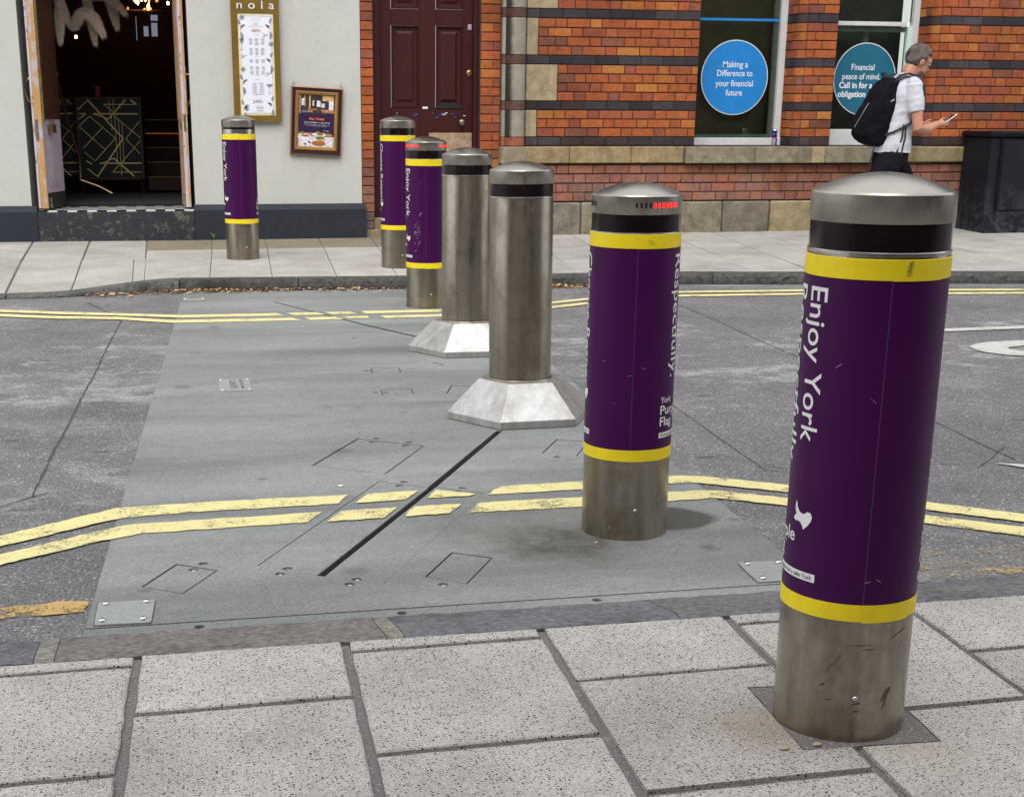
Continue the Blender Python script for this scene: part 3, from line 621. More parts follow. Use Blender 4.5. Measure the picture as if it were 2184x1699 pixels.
# ---- near kerb and pavement
kerb = empty('kerb', (1, 3.43, 0), kind='structure')
def kz(x, y): return .006+(.046-.006)*min(1, max(0, (3.575-y)/.24))
kedges = [-12, -9.6, -7.2, -4.9, -2.4, -.318, -.27, .53, .575, 1.30, 2.42, 3.6, 5.9, 8, 11]
kmat = ['granite_grey']*16
kcol = [(1, 1, 1)]*4+[(.74, .76, .80), (1.25, 1.18, 1.05), (.98, .88, .83), (1.2, 1.1, .95), (.78, .79, .82), (.80, .80, .82), (.9, .89, .88), (.95, .95, 1), (1, 1, 1), (1, 1, 1)]
for i in range(len(kedges)-1):
    x0, x1 = kedges[i], kedges[i+1]; b = B(); k = max(1, int((x1-x0)/.025)) if x1 > -3 and x0 < 5 else 2; top = []; n_ = 3
    vs = []; n_ = 9
    for j in range(k+1):
        x = x0+.001+(x1-x0-.002)*j/k
        for q in range(n_+1):
            if q in (0, n_): vs.append((x, 3.2985 if q == 0 else 3.568, -.12)); continue
            y = 3.2985+.2695*(q-1)/(n_-2); vs.append((x, y, kz(x, y)+mnoise.noise(Vector((x*9, y*20, 0)))*.004+mnoise.noise(Vector((x*31, y*45, 3)))*.003))
    fs = [(j*(n_+1)+q, (j+1)*(n_+1)+q, (j+1)*(n_+1)+q+1, j*(n_+1)+q+1) for j in range(k) for q in range(n_)]
    b.add(vs, fs); b.box(x0+.003, x1-.003, 3.303, 3.565, -.15, -.01)
    o = b.put('kerb_stone', kmat[i], kerb); o.color = (*kcol[i], 1)
B().prism([(-60, 3.288), (60, 3.288), (60, 3.578), (-60, 3.578)], -.2, lambda x, y: .0355 if y < 3.4 else .0015).put('kerb_bed', 'mortar', kerb)
nearp = empty('near_pavement', (1, 1.5, 0), kind='structure')
B().box(-60, 60, -3.0, 3.296, -.2, .038).put('mortar_bed', 'mortar', nearp)
def colx(k, y): return -.075+.4985*k+.052*(y-3.29)
def slab(par, poly, z1, z0, mat, bev=.004, name='paving_slab'):
    p = ccw(poly); q = inset(p, bev); n = len(p); fz = z1 if callable(z1) else (lambda x, y: z1)
    # slightly uneven edges
    vs = [(x, y, z0) for x, y in p]+[(x, y, fz(x, y)-bev*.8) for x, y in p]+[(x, y, fz(x, y)) for x, y in q]
    fs = [(i, (i+1) % n, n+(i+1) % n, n+i) for i in range(n)]+[(n+i, n+(i+1) % n, 2*n+(i+1) % n, 2*n+i) for i in range(n)]+[tuple(range(2*n, 3*n))]
    return link(name, mesh(name, vs, fs), mat, par)
JW = .0115
for k in range(-8, 12):
    odd = (k % 2 == 0)
    rows = ([3.292, 2.947, 2.375] if odd else [3.292, 3.232, 2.647, 2.06])
    while rows[-1] > -1.9: rows.append(rows[-1]-.585)
    for i in range(len(rows)-1):
        y1, y0 = rows[i]-(JW if i else .0), rows[i+1]+JW
        if y1-y0 < .02: continue
        tl = -.02*0
        def pt(kk, s, y): return (colx(kk, y)+s*JW, y+.018*((kk-k)*.5-.25))
        P4 = [pt(k, 1, y0), pt(k+1, -1, y0), pt(k+1, -1, y1), pt(k, 1, y1)]
        if i == 0: P4[2] = (P4[2][0], 3.296); P4[3] = (P4[3][0], 3.296)
        PT = [(1.282, 2.826), (1.257, 2.484), (1.564, 2.471), (1.60, 2.66), (1.585, 2.80)]
        pj = jitter(P4, .0022, .05)
        hit = any(inside(q, P4) for q in PT)
        zz = .048+random.uniform(-.0012, .0012)
        if hit:
            # cut away the square round the foot of the bollard
            cut = B(); bm = bmesh.new(); cutp = [(1.262, 2.49), (1.566, 2.475), (1.590, 2.80), (1.282, 2.83)]
            fs = bm.faces.new([bm.verts.new((x, y, 0)) for x, y in ccw(P4)])
            pieces = []
            rest = [ccw(P4)]
            cc = ccw(cutp)
            def clip(poly, a_, b_, keep):
                out = []; n = len(poly)
                sd_ = lambda p: (b_[0]-a_[0])*(p[1]-a_[1])-(b_[1]-a_[1])*(p[0]-a_[0])
                for i_ in range(n):
                    p, q = poly[i_], poly[(i_+1) % n]; sp, sq = sd_(p)*keep, sd_(q)*keep
                    if sp >= 0: out.append(p)
                    if (sp > 0 > sq) or (sp < 0 < sq):
                        t = sp/(sp-sq); out.append((p[0]+(q[0]-p[0])*t, p[1]+(q[1]-p[1])*t))
                return out
            cur = ccw(P4); bm.free()
            for e_ in range(4):
                a_, b_ = cc[e_], cc[(e_+1) % 4]
                o_ = clip(cur, a_, b_, -1)
                if len(o_) > 2 and abs(area2(o_)) > 1e-5: pieces.append(o_)
                cur = clip(cur, a_, b_, 1)
                if len(cur) < 3: break
            # pieces touch edge to edge and read as one cut slab: join into one object
            vs = []; fs = []
            for pc in pieces:
                o0 = len(vs); n = len(pc); vs += [(x, y, zz) for x, y in pc]+[(x, y, 0) for x, y in pc]
                fs.append(tuple(range(o0, o0+n))); fs += [(o0+n+i_, o0+n+(i_+1) % n, o0+(i_+1) % n, o0+i_) for i_ in range(n)]
            if vs: link('paving_slab', mesh('paving_slab', vs, fs), 'near_slab', nearp)
        else: slab(nearp, pj, zz, 0, 'near_slab', .004)
b = B(); holed(b, jitter([(1.266, 2.494), (1.562, 2.479), (1.586, 2.796), (1.286, 2.826)], .003, .03), [], .0475, .03); b.put('mortar_patch', 'mortar', nearp)

# ---- far kerb and pavement
fk = [(-30, 10.6), (-3, 10.6), (-.65, 10.72), (-.25, 10.86), (.2, 10.95), (.9, 10.9), (1.6, 10.84), (2.4, 10.8), (3.2, 10.78), (4.05, 10.76), (4.6, 10.66), (5.03, 10.58), (5.7, 10.50), (6.24, 10.44), (6.8, 10.33), (7.6, 10.2), (9, 10.0), (12, 9.7), (30, 9.5)]
def fky(x):
    for i in range(len(fk)-1):
        if fk[i][0] <= x <= fk[i+1][0]:
            t = (x-fk[i][0])/(fk[i+1][0]-fk[i][0]); return fk[i][1]+(fk[i+1][1]-fk[i][1])*t
    return 10
def kh(x):  # kerb height: dropped on the left
    t = min(1, max(0, (x+.75)/.95)); t = t*t*(3-2*t); return .022+(.082-.022)*t
def fz(x, y):
    k_ = fky(x); t = min(1, max(0, (y-k_)/1.6)); base = kh(x)+( .1-kh(x))*t
    return base + max(0, y-(k_+1.6))*.022
farkerb = empty('kerb', (3, 10.7, 0), kind='structure')
xs = [-8, -6.2, -4.4, -2.7, -1.9, -1.0, .225, 1.1, 2.1, 3.0, 3.62, 4.33, 5.15, 6.0, 6.9, 7.9, 9, 11, 14]
for i in range(len(xs)-1):
    x0, x1 = xs[i]+.004, xs[i+1]-.004; k = max(2, int((x1-x0)/.05)); vs = []; W_ = .14
    rough_ = .022 if x0 > 2.9 else .006
    for j in range(k+1):
        x = x0+(x1-x0)*j/k; y = fky(x); h = kh(x)
        nz = mnoise.noise(Vector((x*7, 0, 0)))*rough_; n2 = mnoise.noise(Vector((x*15, 5, 0)))*rough_
        vs += [(x, y+.0, -.1), (x, y-.004+nz*.5, h*.35), (x, y+.004+n2, h*.75), (x, y+.016+abs(nz), h), (x, y+W_, h+.004)]
    fs = [(j*5+q, (j+1)*5+q, (j+1)*5+q+1, j*5+q+1) for j in range(k) for q in range(4)]
    fs += [(0, 1, 2, 3, 4), tuple(k*5+q for q in (4, 3, 2, 1, 0))]
    o = link('kerb_stone', mesh('kerb_stone', vs, fs, False), 'granite_dark', farkerb)
    s_ = random.uniform(.75, 1.15) * (1.2 if x0 < .1 else (.7 if x0 < 3 else .72)); o.color = (s_, s_*.99, s_*.97, 1)
farp = empty('far_pavement', (2, 12.3, .1), kind='structure')
def grid_bed():
    vs = []; fs = []; X = [-30, -12]+[-8+.25*i for i in range(90)]+[20, 30]; ny = 12
    for x in X:
        for j in range(ny+1):
            y0 = fky(x)+.1; y = y0+(14.6-y0)*j/ny; vs.append((x, y, fz(x, y)-.007))
    n = len(X); fs = [(i*(ny+1)+j, (i+1)*(ny+1)+j, (i+1)*(ny+1)+j+1, i*(ny+1)+j+1) for i in range(n-1) for j in range(ny)]
    return link('mortar_bed', mesh('mortar_bed', vs, fs), 'far_mortar', farp)
grid_bed()
def fslab(x0a, x0b, x1a, x1b, y0, y1, mat, j=.004, ya=10.66, yb=14.3):
    """columns given by x at y=ya and y=yb"""
    def xx(a_, b_, y): return a_+(b_-a_)*(y-ya)/(yb-ya)
    xl0, xl1, xr0, xr1 = xx(x0a, x0b, y0), xx(x0a, x0b, y1), xx(x1a, x1b, y0), xx(x1a, x1b, y1)
    if y0 < 11.3: pass
    poly = [(xl0+j, y0+j), ((xl0+xr0)/2, y0+j), (xr0-j, y0+j), (xr1-j, y1-j), ((xl1+xr1)/2, y1-j), (xl1+j, y1-j)]
    if y0 < 11.2:
        poly[0] = (poly[0][0], fky(poly[0][0])+.146); poly[1] = (poly[1][0], fky(poly[1][0])+.146); poly[2] = (poly[2][0], fky(poly[2][0])+.146)
    return slab(farp, poly, fz, 0., mat, .003)
YB = 14.0
def rows_col(x0a, x0b, x1a, x1b, ys, mat, j=.005):
    ys = [10.5]+ys+[YB]
    for i in range(len(ys)-1): fslab(x0a, x0b, x1a, x1b, ys[i], ys[i+1], mat, j)
left_cols = [-8.0, -7.4, -6.8, -6.2, -5.6, -5.0, -4.45, -3.9, -3.35, -2.75, -2.15, -1.56, -1.01]
for i in range(len(left_cols)-1):
    r_ = [11.67, 12.58, 13.59] if i % 2 else [11.24, 12.127, 12.985]
    rows_col(left_cols[i], left_cols[i], left_cols[i+1], left_cols[i+1], r_, 'far_slab', .009)
rows_col(-1.01, -1.01, -.55, -.50, [11.24, 12.127, 12.985], 'far_slab', .009)
fslab(-.55, -.50, -.03, .014, 12.45, YB, 'far_slab', .009)
fslab(-.55, -.50, -.115, -.10, 10.5, 12.45, 'far_concrete', .004)
fslab(-.115, -.10, -.03+.0, .014, 10.5, 12.45, 'far_concrete', .0015)
for (a0, b0, a1, b1) in ((-.03, .014, .46, .619), (.46, .619, .928, 1.114), (.928, 1.114, 1.417, 1.626), (1.417, 1.626, 1.88, 2.13), (1.88, 2.13, 2.35, 2.65), (2.35, 2.65, 2.82, 3.17)):
    fslab(a0, b0, a1, b1, 10.5, 13.05, 'far_concrete', .0025); fslab(a0, b0, a1, b1, 13.05, YB, 'far_brown_concrete' if b0 < 2.5 else 'far_concrete', .0025)
x = 2.82; xb = 3.17; k = 0
while x < 13:
    r_ = [[11.40, 12.5, 13.45], [11.85, 12.63, 13.65], [11.2, 12.05, 12.9]][k % 3]
    rows_col(x, xb, x+.475, xb+.475+.012, r_, 'far_slab', .004); x += .475; xb += .487; k += 1

# ------------------------------------------------------------------ BUILDINGS
rb = empty('restaurant_building', (.5, 14.2, .15), 'white rendered building with navy plinth and open double doorway', 'building')
DX0, DX1, DZ = -1.0, .466, 2.7      # doorway
wallw = B()
for x0, x1, z0, z1 in ((-12, DX0, .3, 9), (DX1, 2.03, .3, 9), (DX0, DX1, DZ, 9)): wallw.box(x0, x1, WY, WY+.45, z0, z1)
wallw.put('wall', 'render_white', rb)
def plinth(x0, x1, left_end, right_end):
    prof = [(WY-.075, .05), (WY-.075, .398), (WY-.004, .447), (WY+.1, .447), (WY+.1, .05)]
    vs = []; fs = []
    for x in (x0, x1): vs += [(x, y, z) for y, z in prof]
    n = len(prof); fs = [(i, (i+1) % n, n+(i+1) % n, n+i) for i in range(n)]+[tuple(range(n))[::-1], tuple(range(n, 2*n))]
    return B().add(vs, [f[::-1] for f in fs]).put('plinth', 'plinth_paint', rb)
plinth(-12, -.955, 0, 1); plinth(.452, 2.06, 1, 1)
B().box(-.953, .450, WY-.073, WY+.02, .05, .392, .004).put('step', 'step_worn', rb)
B().box(-1.3, .8, WY+.02, WY+.62, .05, .40).put('threshold', 'tile_black', rb)
# checkerboard tiles on the threshold
TS = .092; ny = 6; y0 = WY-.06; nx = 16
for j in range(ny):
    for i in range(nx):
        xa = -.95+i*(1.40/nx); o = B().box(xa+.001, xa+1.40/nx-.001, y0+j*TS+.001, y0+(j+1)*TS-.001, .393, .4035+.002).put('tile', 'tile_white' if (i+j) % 2 else 'tile_black', rb)
# splayed reveals of the doorway
B().prism([(DX0-.02, WY+.004), (DX0, WY+.004), (-.84, WY+.46), (DX0-.02, WY+.46)], .40, DZ).put('jamb', 'jamb_shadow_paint', rb)
B().prism([(DX1+.02, WY+.004), (DX1+.02, WY+.46), (.425, WY+.46), (DX1, WY+.004)], .40, DZ).put('jamb', 'jamb_grey', rb)
# door leaves, opened outwards into the reveal
def leaf(name, free, hinge, side, label):
    fx, fy = free; hx, hy = hinge; L = math.hypot(hx-fx, hy-fy)
    d = (Vector((hx, hy))-Vector((fx, fy))).normalized(); n_ = Vector((d.y, -d.x))*side     # n_: towards the opening (room side)
    root = bpy.data.objects.new('door', None); C.objects.link(root); root.parent = rb; root.matrix_parent_inverse = wmat(rb).inverted(); root.location = (fx, fy, .42); root['label'] = label
    T = .05
    def P3(s_, t_, z): p = Vector((fx, fy))+d*s_+n_*t_; return (p.x, p.y, z)
    def bx(s0, s1, t0, t1, z0, z1, nm, mt, par=root, bev=0):
        vs = [P3(s_, t_, z) for z in (z0, z1) for t_ in (t0, t1) for s_ in (s0, s1)]
        fs = [(0, 2, 3, 1), (4, 5, 7, 6), (0, 1, 5, 4), (2, 6, 7, 3), (0, 4, 6, 2), (1, 3, 7, 5)]
        if side < 0: fs = [f[::-1] for f in fs]
        return B().add(vs, [f if side > 0 else f for f in fs]).put(nm, mt, par)
    return root, bx, P3, T, L
z0, z1 = .425, 2.68
root, bx, P3, T, L = leaf('door', (-.935, WY-.01), (-.80, WY+.44), 1, 'left door leaf, wide open, panelled in lilac with a brass padlock')
T = .085
bx(0, .012, -.0, T, z0, z1, 'door_edge', 'flaked_wood'); bx(.012, L, 0, T, z0, z1, 'leaf', 'lilac_paint')
bx(-.004, .0, 0, .018, z0, z1, 'paint_strip', 'flaked_white')
bx(.04, L, T, T+.006, 1.20, z1, 'glazing_cover', 'wood_dark'); bx(.012, .04, T, T+.02, 1.18, z1, 'timber_strip', 'old_brass')
pn = bx(.10, L-.1, T, T+.007, .62, 1.06, 'panel', 'lilac_paint'); bx(.15, L-.15, T+.007, T+.014, .67, 1.01, 'panel_field', 'lilac_paint', pn)
bx(.02, L, T, T+.002, z0, .56, 'kick_board', 'dark_kick')
lk = bx(.13, .22, T+.02, T+.05, 1.08, 1.155, 'padlock', 'old_brass'); B().tube([P3(.145, T+.035, 1.155), P3(.145, T+.035, 1.21), P3(.205, T+.035, 1.21), P3(.205, T+.035, 1.155)], .005, 6).put('shackle', 'wood_dark', lk)
bx(-.004, .0, .025, .05, 1.02, 1.20, 'lock_plate', 'screw_metal')
B().tube([P3(.03, 0, 1.56), P3(.03, -.045, 1.53), P3(.03, -.055, 1.45), P3(.03, -.04, 1.37), P3(.03, 0, 1.33)], .008, 8).put('handle', 'brass', root, True)
bx(.05, .08, T, T+.02, .43, .52, 'floor_bolt', 'screw_metal')
root, bx, P3, T, L = leaf('door', (.385, WY-.01), (.36, WY+.44), -1, 'right door leaf, wide open, flaking white edge and brass pull handle')
bx(0, .012, -.045, .0, z0, z1, 'door_edge', 'flaked_white'); bx(.012, L, -.045, 0, z0, z1, 'leaf', 'flaked_wood'); bx(-.001, .0, -.045, -.025, z0, z1, 'wood_strip', 'flaked_wood')
bx(.05, L, 0, .006, 1.2, z1, 'glazing_cover', 'flaked_wood'); bx(-.004, .0, -.03, -.012, 1.10, 1.25, 'lock_plate', 'old_brass')
bx(.02, .05, 0, .02, 1.12, 1.17, 'keyhole_cover', 'brass'); bx(.03, .06, -.0, .02, .43, .55, 'floor_bolt', 'screw_metal')
B().tube([P3(.02, -.045, 1.60), P3(.02, -.085, 1.59), P3(.02, -.115, 1.52), P3(.02, -.10, 1.42), P3(.02, -.06, 1.33), P3(.02, -.05, 1.28)], [.007, .007, .009, .009, .007, .006], 8).put('handle', 'brass', root, True)
bx(.015, .03, -.055, -.045, 1.25, 1.66, 'handle_plate', 'old_brass')
# dark room behind the doorway
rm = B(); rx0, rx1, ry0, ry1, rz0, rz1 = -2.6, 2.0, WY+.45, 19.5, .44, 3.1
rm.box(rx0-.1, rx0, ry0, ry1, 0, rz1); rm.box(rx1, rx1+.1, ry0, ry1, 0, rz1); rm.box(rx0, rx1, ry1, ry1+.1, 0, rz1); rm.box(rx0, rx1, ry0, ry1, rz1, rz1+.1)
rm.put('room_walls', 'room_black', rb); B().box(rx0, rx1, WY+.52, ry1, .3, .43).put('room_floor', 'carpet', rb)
# art-deco partition inside
SY = WY+2.2
dv = empty('partition', (-.3, SY, .46), 'low green partition patterned with gold deco lines standing inside the doorway', 'partition')
def deco(x0, x1, par, ang=0., lines=()):
    zb, zt = .62, 1.40
    return zb, zt
fxm = Matrix.Identity(4)
B().box(-.62, .0, SY, SY+.06, .60, 1.385).put('panel', 'deco_green', dv)
for x_, w_ in ((-.645, .025), (0., .025)): B().box(x_, x_+w_, SY-.01, SY+.07, .58, 1.40).put('post', 'wood_dark', dv)
B().box(-.645, .025, SY-.012, SY+.072, 1.388, 1.41).put('top_rail', 'wood_dark', dv); B().box(-.62, .0, SY-.008, SY+.068, .575, .598).put('bottom_rail', 'wood_dark', dv)
for x_ in (-.6, -.02): B().tube([(x_, SY+.03, .58), (x_+(.03 if x_ > -.3 else -.03), SY+.03, .43)], .012, 6).put('leg', 'wood_dark', dv)
def line2(b, p, q, w, x0, z0, sx, sz, y):
    """gold line on the panel; p,q in crop units"""
    P0 = Vector((x0+p[0]*sx, z0+p[1]*sz)); P1 = Vector((x0+q[0]*sx, z0+q[1]*sz)); d = (P1-P0).normalized(); n_ = Vector((-d.y, d.x))*w/2
    vs = [(P0.x-n_.x, y, P0.y-n_.y), (P1.x-n_.x, y, P1.y-n_.y), (P1.x+n_.x, y, P1.y+n_.y), (P0.x+n_.x, y, P0.y+n_.y)]
    b.add(vs, [(0, 1, 2, 3)]); b.f[-1] = b.f[-1] if (vs[1][0]-vs[0][0]) else b.f[-1]
gl = B(); U = lambda x, y: ((x-550)/435., 1-(y-725)/565.)
L5 = [((620, 725), (860, 1005), 9), ((860, 1005), (660, 1285), 9), ((895, 725), (760, 870), 7), ((655, 828), (975, 828), 8), ((655, 828), (765, 865), 6), ((550, 800), (625, 728), 6),
      ((550, 918), (630, 845), 4), ((630, 845), (805, 1005), 4), ((805, 1005), (650, 1170), 4), ((550, 920), (725, 1085), 4), ((570, 1078), (715, 930), 4), ((650, 1170), (578, 1105), 4),
      ((785, 840), (785, 950), 3), ((810, 840), (810, 1180), 3), ((835, 860), (835, 1280), 3), ((858, 880), (858, 1180), 3), ((800, 840), (985, 1000), 4), ((985, 880), (880, 1010), 4), ((880, 1010), (975, 1115), 4), ((985, 1020), (850, 1170), 4),
      ((680, 1187), (990, 1187), 8), ((785, 1150), (925, 1282), 9), ((785, 1150), (700, 1187), 6), ((770, 1252), (985, 1252), 4), ((770, 1252), (850, 1170), 4), ((590, 1225), (660, 1285), 6), ((585, 1170), (625, 1192), 6),
      ((735, 760), (975, 760), 4), ((735, 760), (830, 840), 4), ((775, 728), (775, 840), 3), ((805, 728), (805, 800), 3), ((550, 828), (605, 828), 7), ((550, 870), (605, 828), 6), ((930, 728), (970, 760), 10)]
for p, q, w in L5: line2(gl, U(*p), U(*q), w*.00155, -.62, .60, .62, .785, SY-.002)
gl.put('gold_pattern', 'deco_gold', dv)
dv2 = empty('partition', (-.95, SY+.2, .46), 'second deco partition seen behind the padlocked door leaf', 'partition')
B().box(-1.25, -.66, SY+.16, SY+.2, .60, 1.385).put('panel', 'deco_green', dv2)
gl = B()
for p, q, w in L5: line2(gl, U(*p), U(*q), w*.00155, -1.25, .60, .59, .785, SY+.158)
gl.put('gold_pattern', 'deco_gold', dv2); B().box(-1.25, -.66, SY+.15, SY+.21, 1.386, 1.41).put('top_rail', 'wood_dark', dv2)
st_ = empty('stand', (-.75, WY+1.5, .43), 'thin gold-tipped stand leaning in the dark doorway', 'stand')
B().tube([(-.80, WY+1.5, 1.75), (-.72, WY+1.4, 1.3), (-.60, WY+1.3, .8), (-.60, WY+1.2, .62)], .012, 6).put('pole', 'wood_dark', st_)
B().tube([(-.60, WY+1.2, .62), (-.42, WY+1.1, .56), (-.30, WY+1.0, .50)], .008, 5).put('foot', 'deco_gold', st_); B().tube([(-.785, WY+1.48, 1.71), (-.76, WY+1.45, 1.6)], .005, 5).put('tip', 'deco_gold', st_)
cn = empty('drink_can', (-.41, SY+.03, 1.41), 'bright pink can on top of the green and gold partition', 'can')
B().lathe([(.020, 0), (.026, .006), (.026, .098), (.022, .108)], 16, (-.41, SY+.03, 1.411), True, True).put('can_body', 'pink_can', cn, True); B().lathe([(.021, .108), (.018, .106)], 16, (-.41, SY+.03, 1.411), False, True).put('lid', 'can_silver', cn)
# pampas plumes hanging in the top of the doorway
def plume(base, tip, w, label, arch=.05):
    base, tip = Vector(base), Vector(tip); mid = (base+tip)/2+Vector((0, 0, arch*1.6)); root = empty('pampas_plume', base, label, 'pampas grass', 'dried pampas plumes inside the doorway')
    pts = [base.lerp(mid, t/6).lerp(mid.lerp(tip, t/6), t/6) for t in range(7)]
    B().tube(pts, .003, 5).put('stem', 'wood_dark', root)
    vs = []; fs = []
    for i in range(4200):
        t = random.random(); c_ = base.lerp(mid, t).lerp(mid.lerp(tip, t), t); d = (tip-base).normalized()
        rr = w*math.sin(PI*min(1, .10+t*.83))**.5; a_ = random.uniform(0, 2*PI); o_ = Vector((math.cos(a_), .7*math.sin(a_), math.sin(a_)*.8))
        tt = d*.5+Vector((0, 0, -1))*t; p0 = c_+o_*rr*random.uniform(.0, .75); p1 = p0+o_*rr*random.uniform(.15, .4)+tt.normalized()*random.uniform(.02, .055); s_ = Vector((tt.z, 0, -tt.x)).normalized()*.0016
        n = len(vs); vs += [p0-s_, p0+s_, p1]; fs.append((n, n+1, n+2))
    o = link('plume', mesh('plume', vs, fs), 'feather', root); o['kind'] = 'stuff'; return root
fy = WY+.95
plume((-.66, fy, 2.32), (-.69, fy-.03, 1.905), .06, 'pale pampas plume drooping lowest, left of the doorway')
plume((-.58, fy+.02, 2.02), (-.295, fy-.05, 1.965), .075, 'large curved pampas plume in the middle of the doorway', .22)
plume((-.45, fy+.12, 2.4), (-.37, fy+.1, 1.90), .055, 'dim pampas plume behind the large curved one')
plume((-.84, fy+.1, 2.45), (-.60, fy+.05, 2.06), .065, 'pampas plume nearest the padlocked door leaf', .12)
plume((-.42, fy+.2, 2.30), (-.08, fy+.15, 2.17), .06, 'pampas plume reaching towards the glowing bar', .12)
plume((-.28, fy+.3, 2.5), (-.16, fy+.3, 2.05), .06, 'brownish pampas plume nearest the glowing bar')
plume((-.95, fy+.1, 2.40), (-.78, fy+.0, 2.17), .06, 'pampas plume in the top left corner of the doorway', .1)
# glowing bar and lamps, deep inside
br = empty('chandelier', (.15, 17.8, 2.2), 'glowing amber chandelier of glass drops deep inside the dark room', 'chandelier')
random.seed(3)
for i in range(34):
    x_ = random.uniform(-.08, .28); z_ = 2.385+random.uniform(-.01, .22)+(random.random() < .3)*.1
    B().ell((x_, 17.8+random.uniform(-.1, .1), z_), (.012, .012, random.uniform(.012, .04)), 6).put('glass_drop', 'warm_light' if i % 3 == 0 else 'warm_dim', br)
B().tube([(-.1, 17.8, 2.36), (.5, 17.8, 2.36)], .012, 6).put('rail', 'wood_dark', br)
bw = empty('back_window', (.2, 19.3, 2.2), 'small pale window glimpsed under the chandelier at the back', 'window')
simple('pale_glass', (.16, .17, .22), .5, var=.1)
a = MAT['pale_glass']; a.set('Emission Color', (.3, .33, .42, 1)); a.set('Emission Strength', .35)
for x0_, x1_, z0_, z1_ in ((.116, .174, 2.155, 2.271), (.212, .285, 2.156, 2.313), (.209, .295, 2.339, 2.405), (.025, .033, 2.107, 2.383)): B().box(x0_, x1_, 19.35, 19.38, z0_, z1_).put('pane', 'pale_glass', bw)
for x_, z_, l_ in ((-.614, 2.025, 'single warm lamp glowing between the hanging plumes'), (.373, 2.382, 'small amber lamp just left of the right door leaf')):
    o = B().ell((x_, 16.8, z_), (.014, .014, .018), 8).put('lamp', 'warm_light'); tag(o, l_, 'lamp')
stp = empty('staircase', (.15, 16.6, .44), 'dark wooden steps with brass nosings right of the partition', 'stairs')
for k in range(5):
    zt = .60+k*.145; yy = 16.2+k*.25
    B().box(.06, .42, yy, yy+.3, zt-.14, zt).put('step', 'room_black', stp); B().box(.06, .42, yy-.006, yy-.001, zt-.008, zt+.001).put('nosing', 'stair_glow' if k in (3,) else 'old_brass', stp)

# menu case
mc = empty('menu_case', (1.07, WY, 1.2), 'tall gold menu display case on the white wall', 'menu board')
MX0, MX1, MZ0, MZ1 = .857, 1.288, 1.187, 2.34
yc = WY-.052
B().box(MX0, MX1, yc+.012, WY-.001, MZ0, MZ1).put('case_back', 'gold_paint', mc)
for x0_, x1_, z0_, z1_ in ((MX0, .913, MZ0, MZ1), (1.236, MX1, MZ0, MZ1), (.913, 1.236, MZ0, 1.240), (.913, 1.236, 2.122, MZ1)): B().box(x0_, x1_, yc, yc+.012, z0_, z1_).put('frame', 'gold_paint', mc)
B().box(.914, 1.235, yc+.009, yc+.0118, 1.241, 2.121).put('menu_border', 'paper_cream', mc)
ms = B().box(.929, 1.222, yc+.006, yc+.0085, 1.252, 2.106).put('menu_sheet', 'paper_cool', mc)
def wall_text(body, xc, z, w, mat, par, y, h=None, bold=0., space=1., name='lettering', align='CENTER', rot=0.):
    vs, fs = fit_text(body, w, h, align, bold, space); cx = (min(v.x for v in vs)+max(v.x for v in vs))/2 if align == 'CENTER' else min(v.x for v in vs)
    cr, sr_ = math.cos(rot), math.sin(rot)
    return link(name, mesh(name, [(xc+(v.x-cx)*cr-v.y*sr_, y, z+(v.x-cx)*sr_+v.y*cr) for v in vs], fs), mat, par)
wall_text('nola', 1.078, 2.158, .335, 'white_vinyl', mc, yc-.0015, .070, .004, 1.75)
yp = yc+.0052
wall_text('nola', 1.075, 2.070, .075, 'print_red', ms, yp, .014, 0, 1.6); wall_text('Brasserie', 1.077, 2.054, .07, 'print_grey', ms, yp, .007, 0, 1.1)
wall_text('Brunch, Cocktails and Drinks', 1.077, 2.004, .12, 'print_dark', ms, yp, .008); wall_text('Cocktails', 1.075, 1.551, .045, 'print_dark', ms, yp, .007)
tl = B(); tr_ = B()
def para(b, xc, z, w, n, dz=.0052, gap=.6):
    for i in range(n):
        ww = w*random.uniform(.6, 1)*(1-.25*(i % 3 == 0)); b.add([(xc-ww/2, yp, z-i*dz), (xc+ww/2, yp, z-i*dz), (xc+ww/2, yp, z-i*dz+dz*.5), (xc-ww/2, yp, z-i*dz+dz*.5)], [(0, 1, 2, 3)])
para(tl, 1.077, 2.033, .05, 3); para(tr_, 1.077, 1.982, .11, 5)
for zr, n in ((1.905, 5), (1.875, 5), (1.822, 5), (1.792, 6), (1.725, 6), (1.665, 6), (1.625, 6)):
    for xc in (1.026, 1.079, 1.132): para(tl, xc+random.uniform(-.002, .002), zr, .041, n)
for zr in (1.935, 1.848, 1.752, 1.694, 1.588): para(tr_, 1.078, zr, .06, 1)
for k in range(5):
    for xc in (1.048, 1.112): para(tl, xc, 1.522-k*.019, .055, 3, .0048)
para(tr_, 1.082, 1.425, .12, 2); para(tl, 1.085, 1.375, .08, 6); wall_text('£19.95', 1.09, 1.322, .06, 'print_grey', ms, yp, .008); para(tr_, 1.09, 1.312, .10, 3); para(tl, 1.09, 1.288, .085, 3)
tl.put('menu_text', 'print_grey', ms); tr_.put('menu_text', 'print_red', ms)
bo = B()
def leafp(b, x, z, L_, w, ang):
    n = 7; up = []; lo = []
    for i in range(n+1):
        t = i/n; ww = w*math.sin(PI*t)**.8*.5; c_ = Vector((t*L_, .12*L_*math.sin(PI*t))); up.append(c_+Vector((0, ww))); lo.append(c_-Vector((0, ww)))
    pts = up+lo[::-1]; ca, sa = math.cos(ang), math.sin(ang)
    b.add([(x+p.x*ca-p.y*sa, yp-.0003, z+p.x*sa+p.y*ca) for p in pts], [tuple(range(len(pts)))[::-1]])
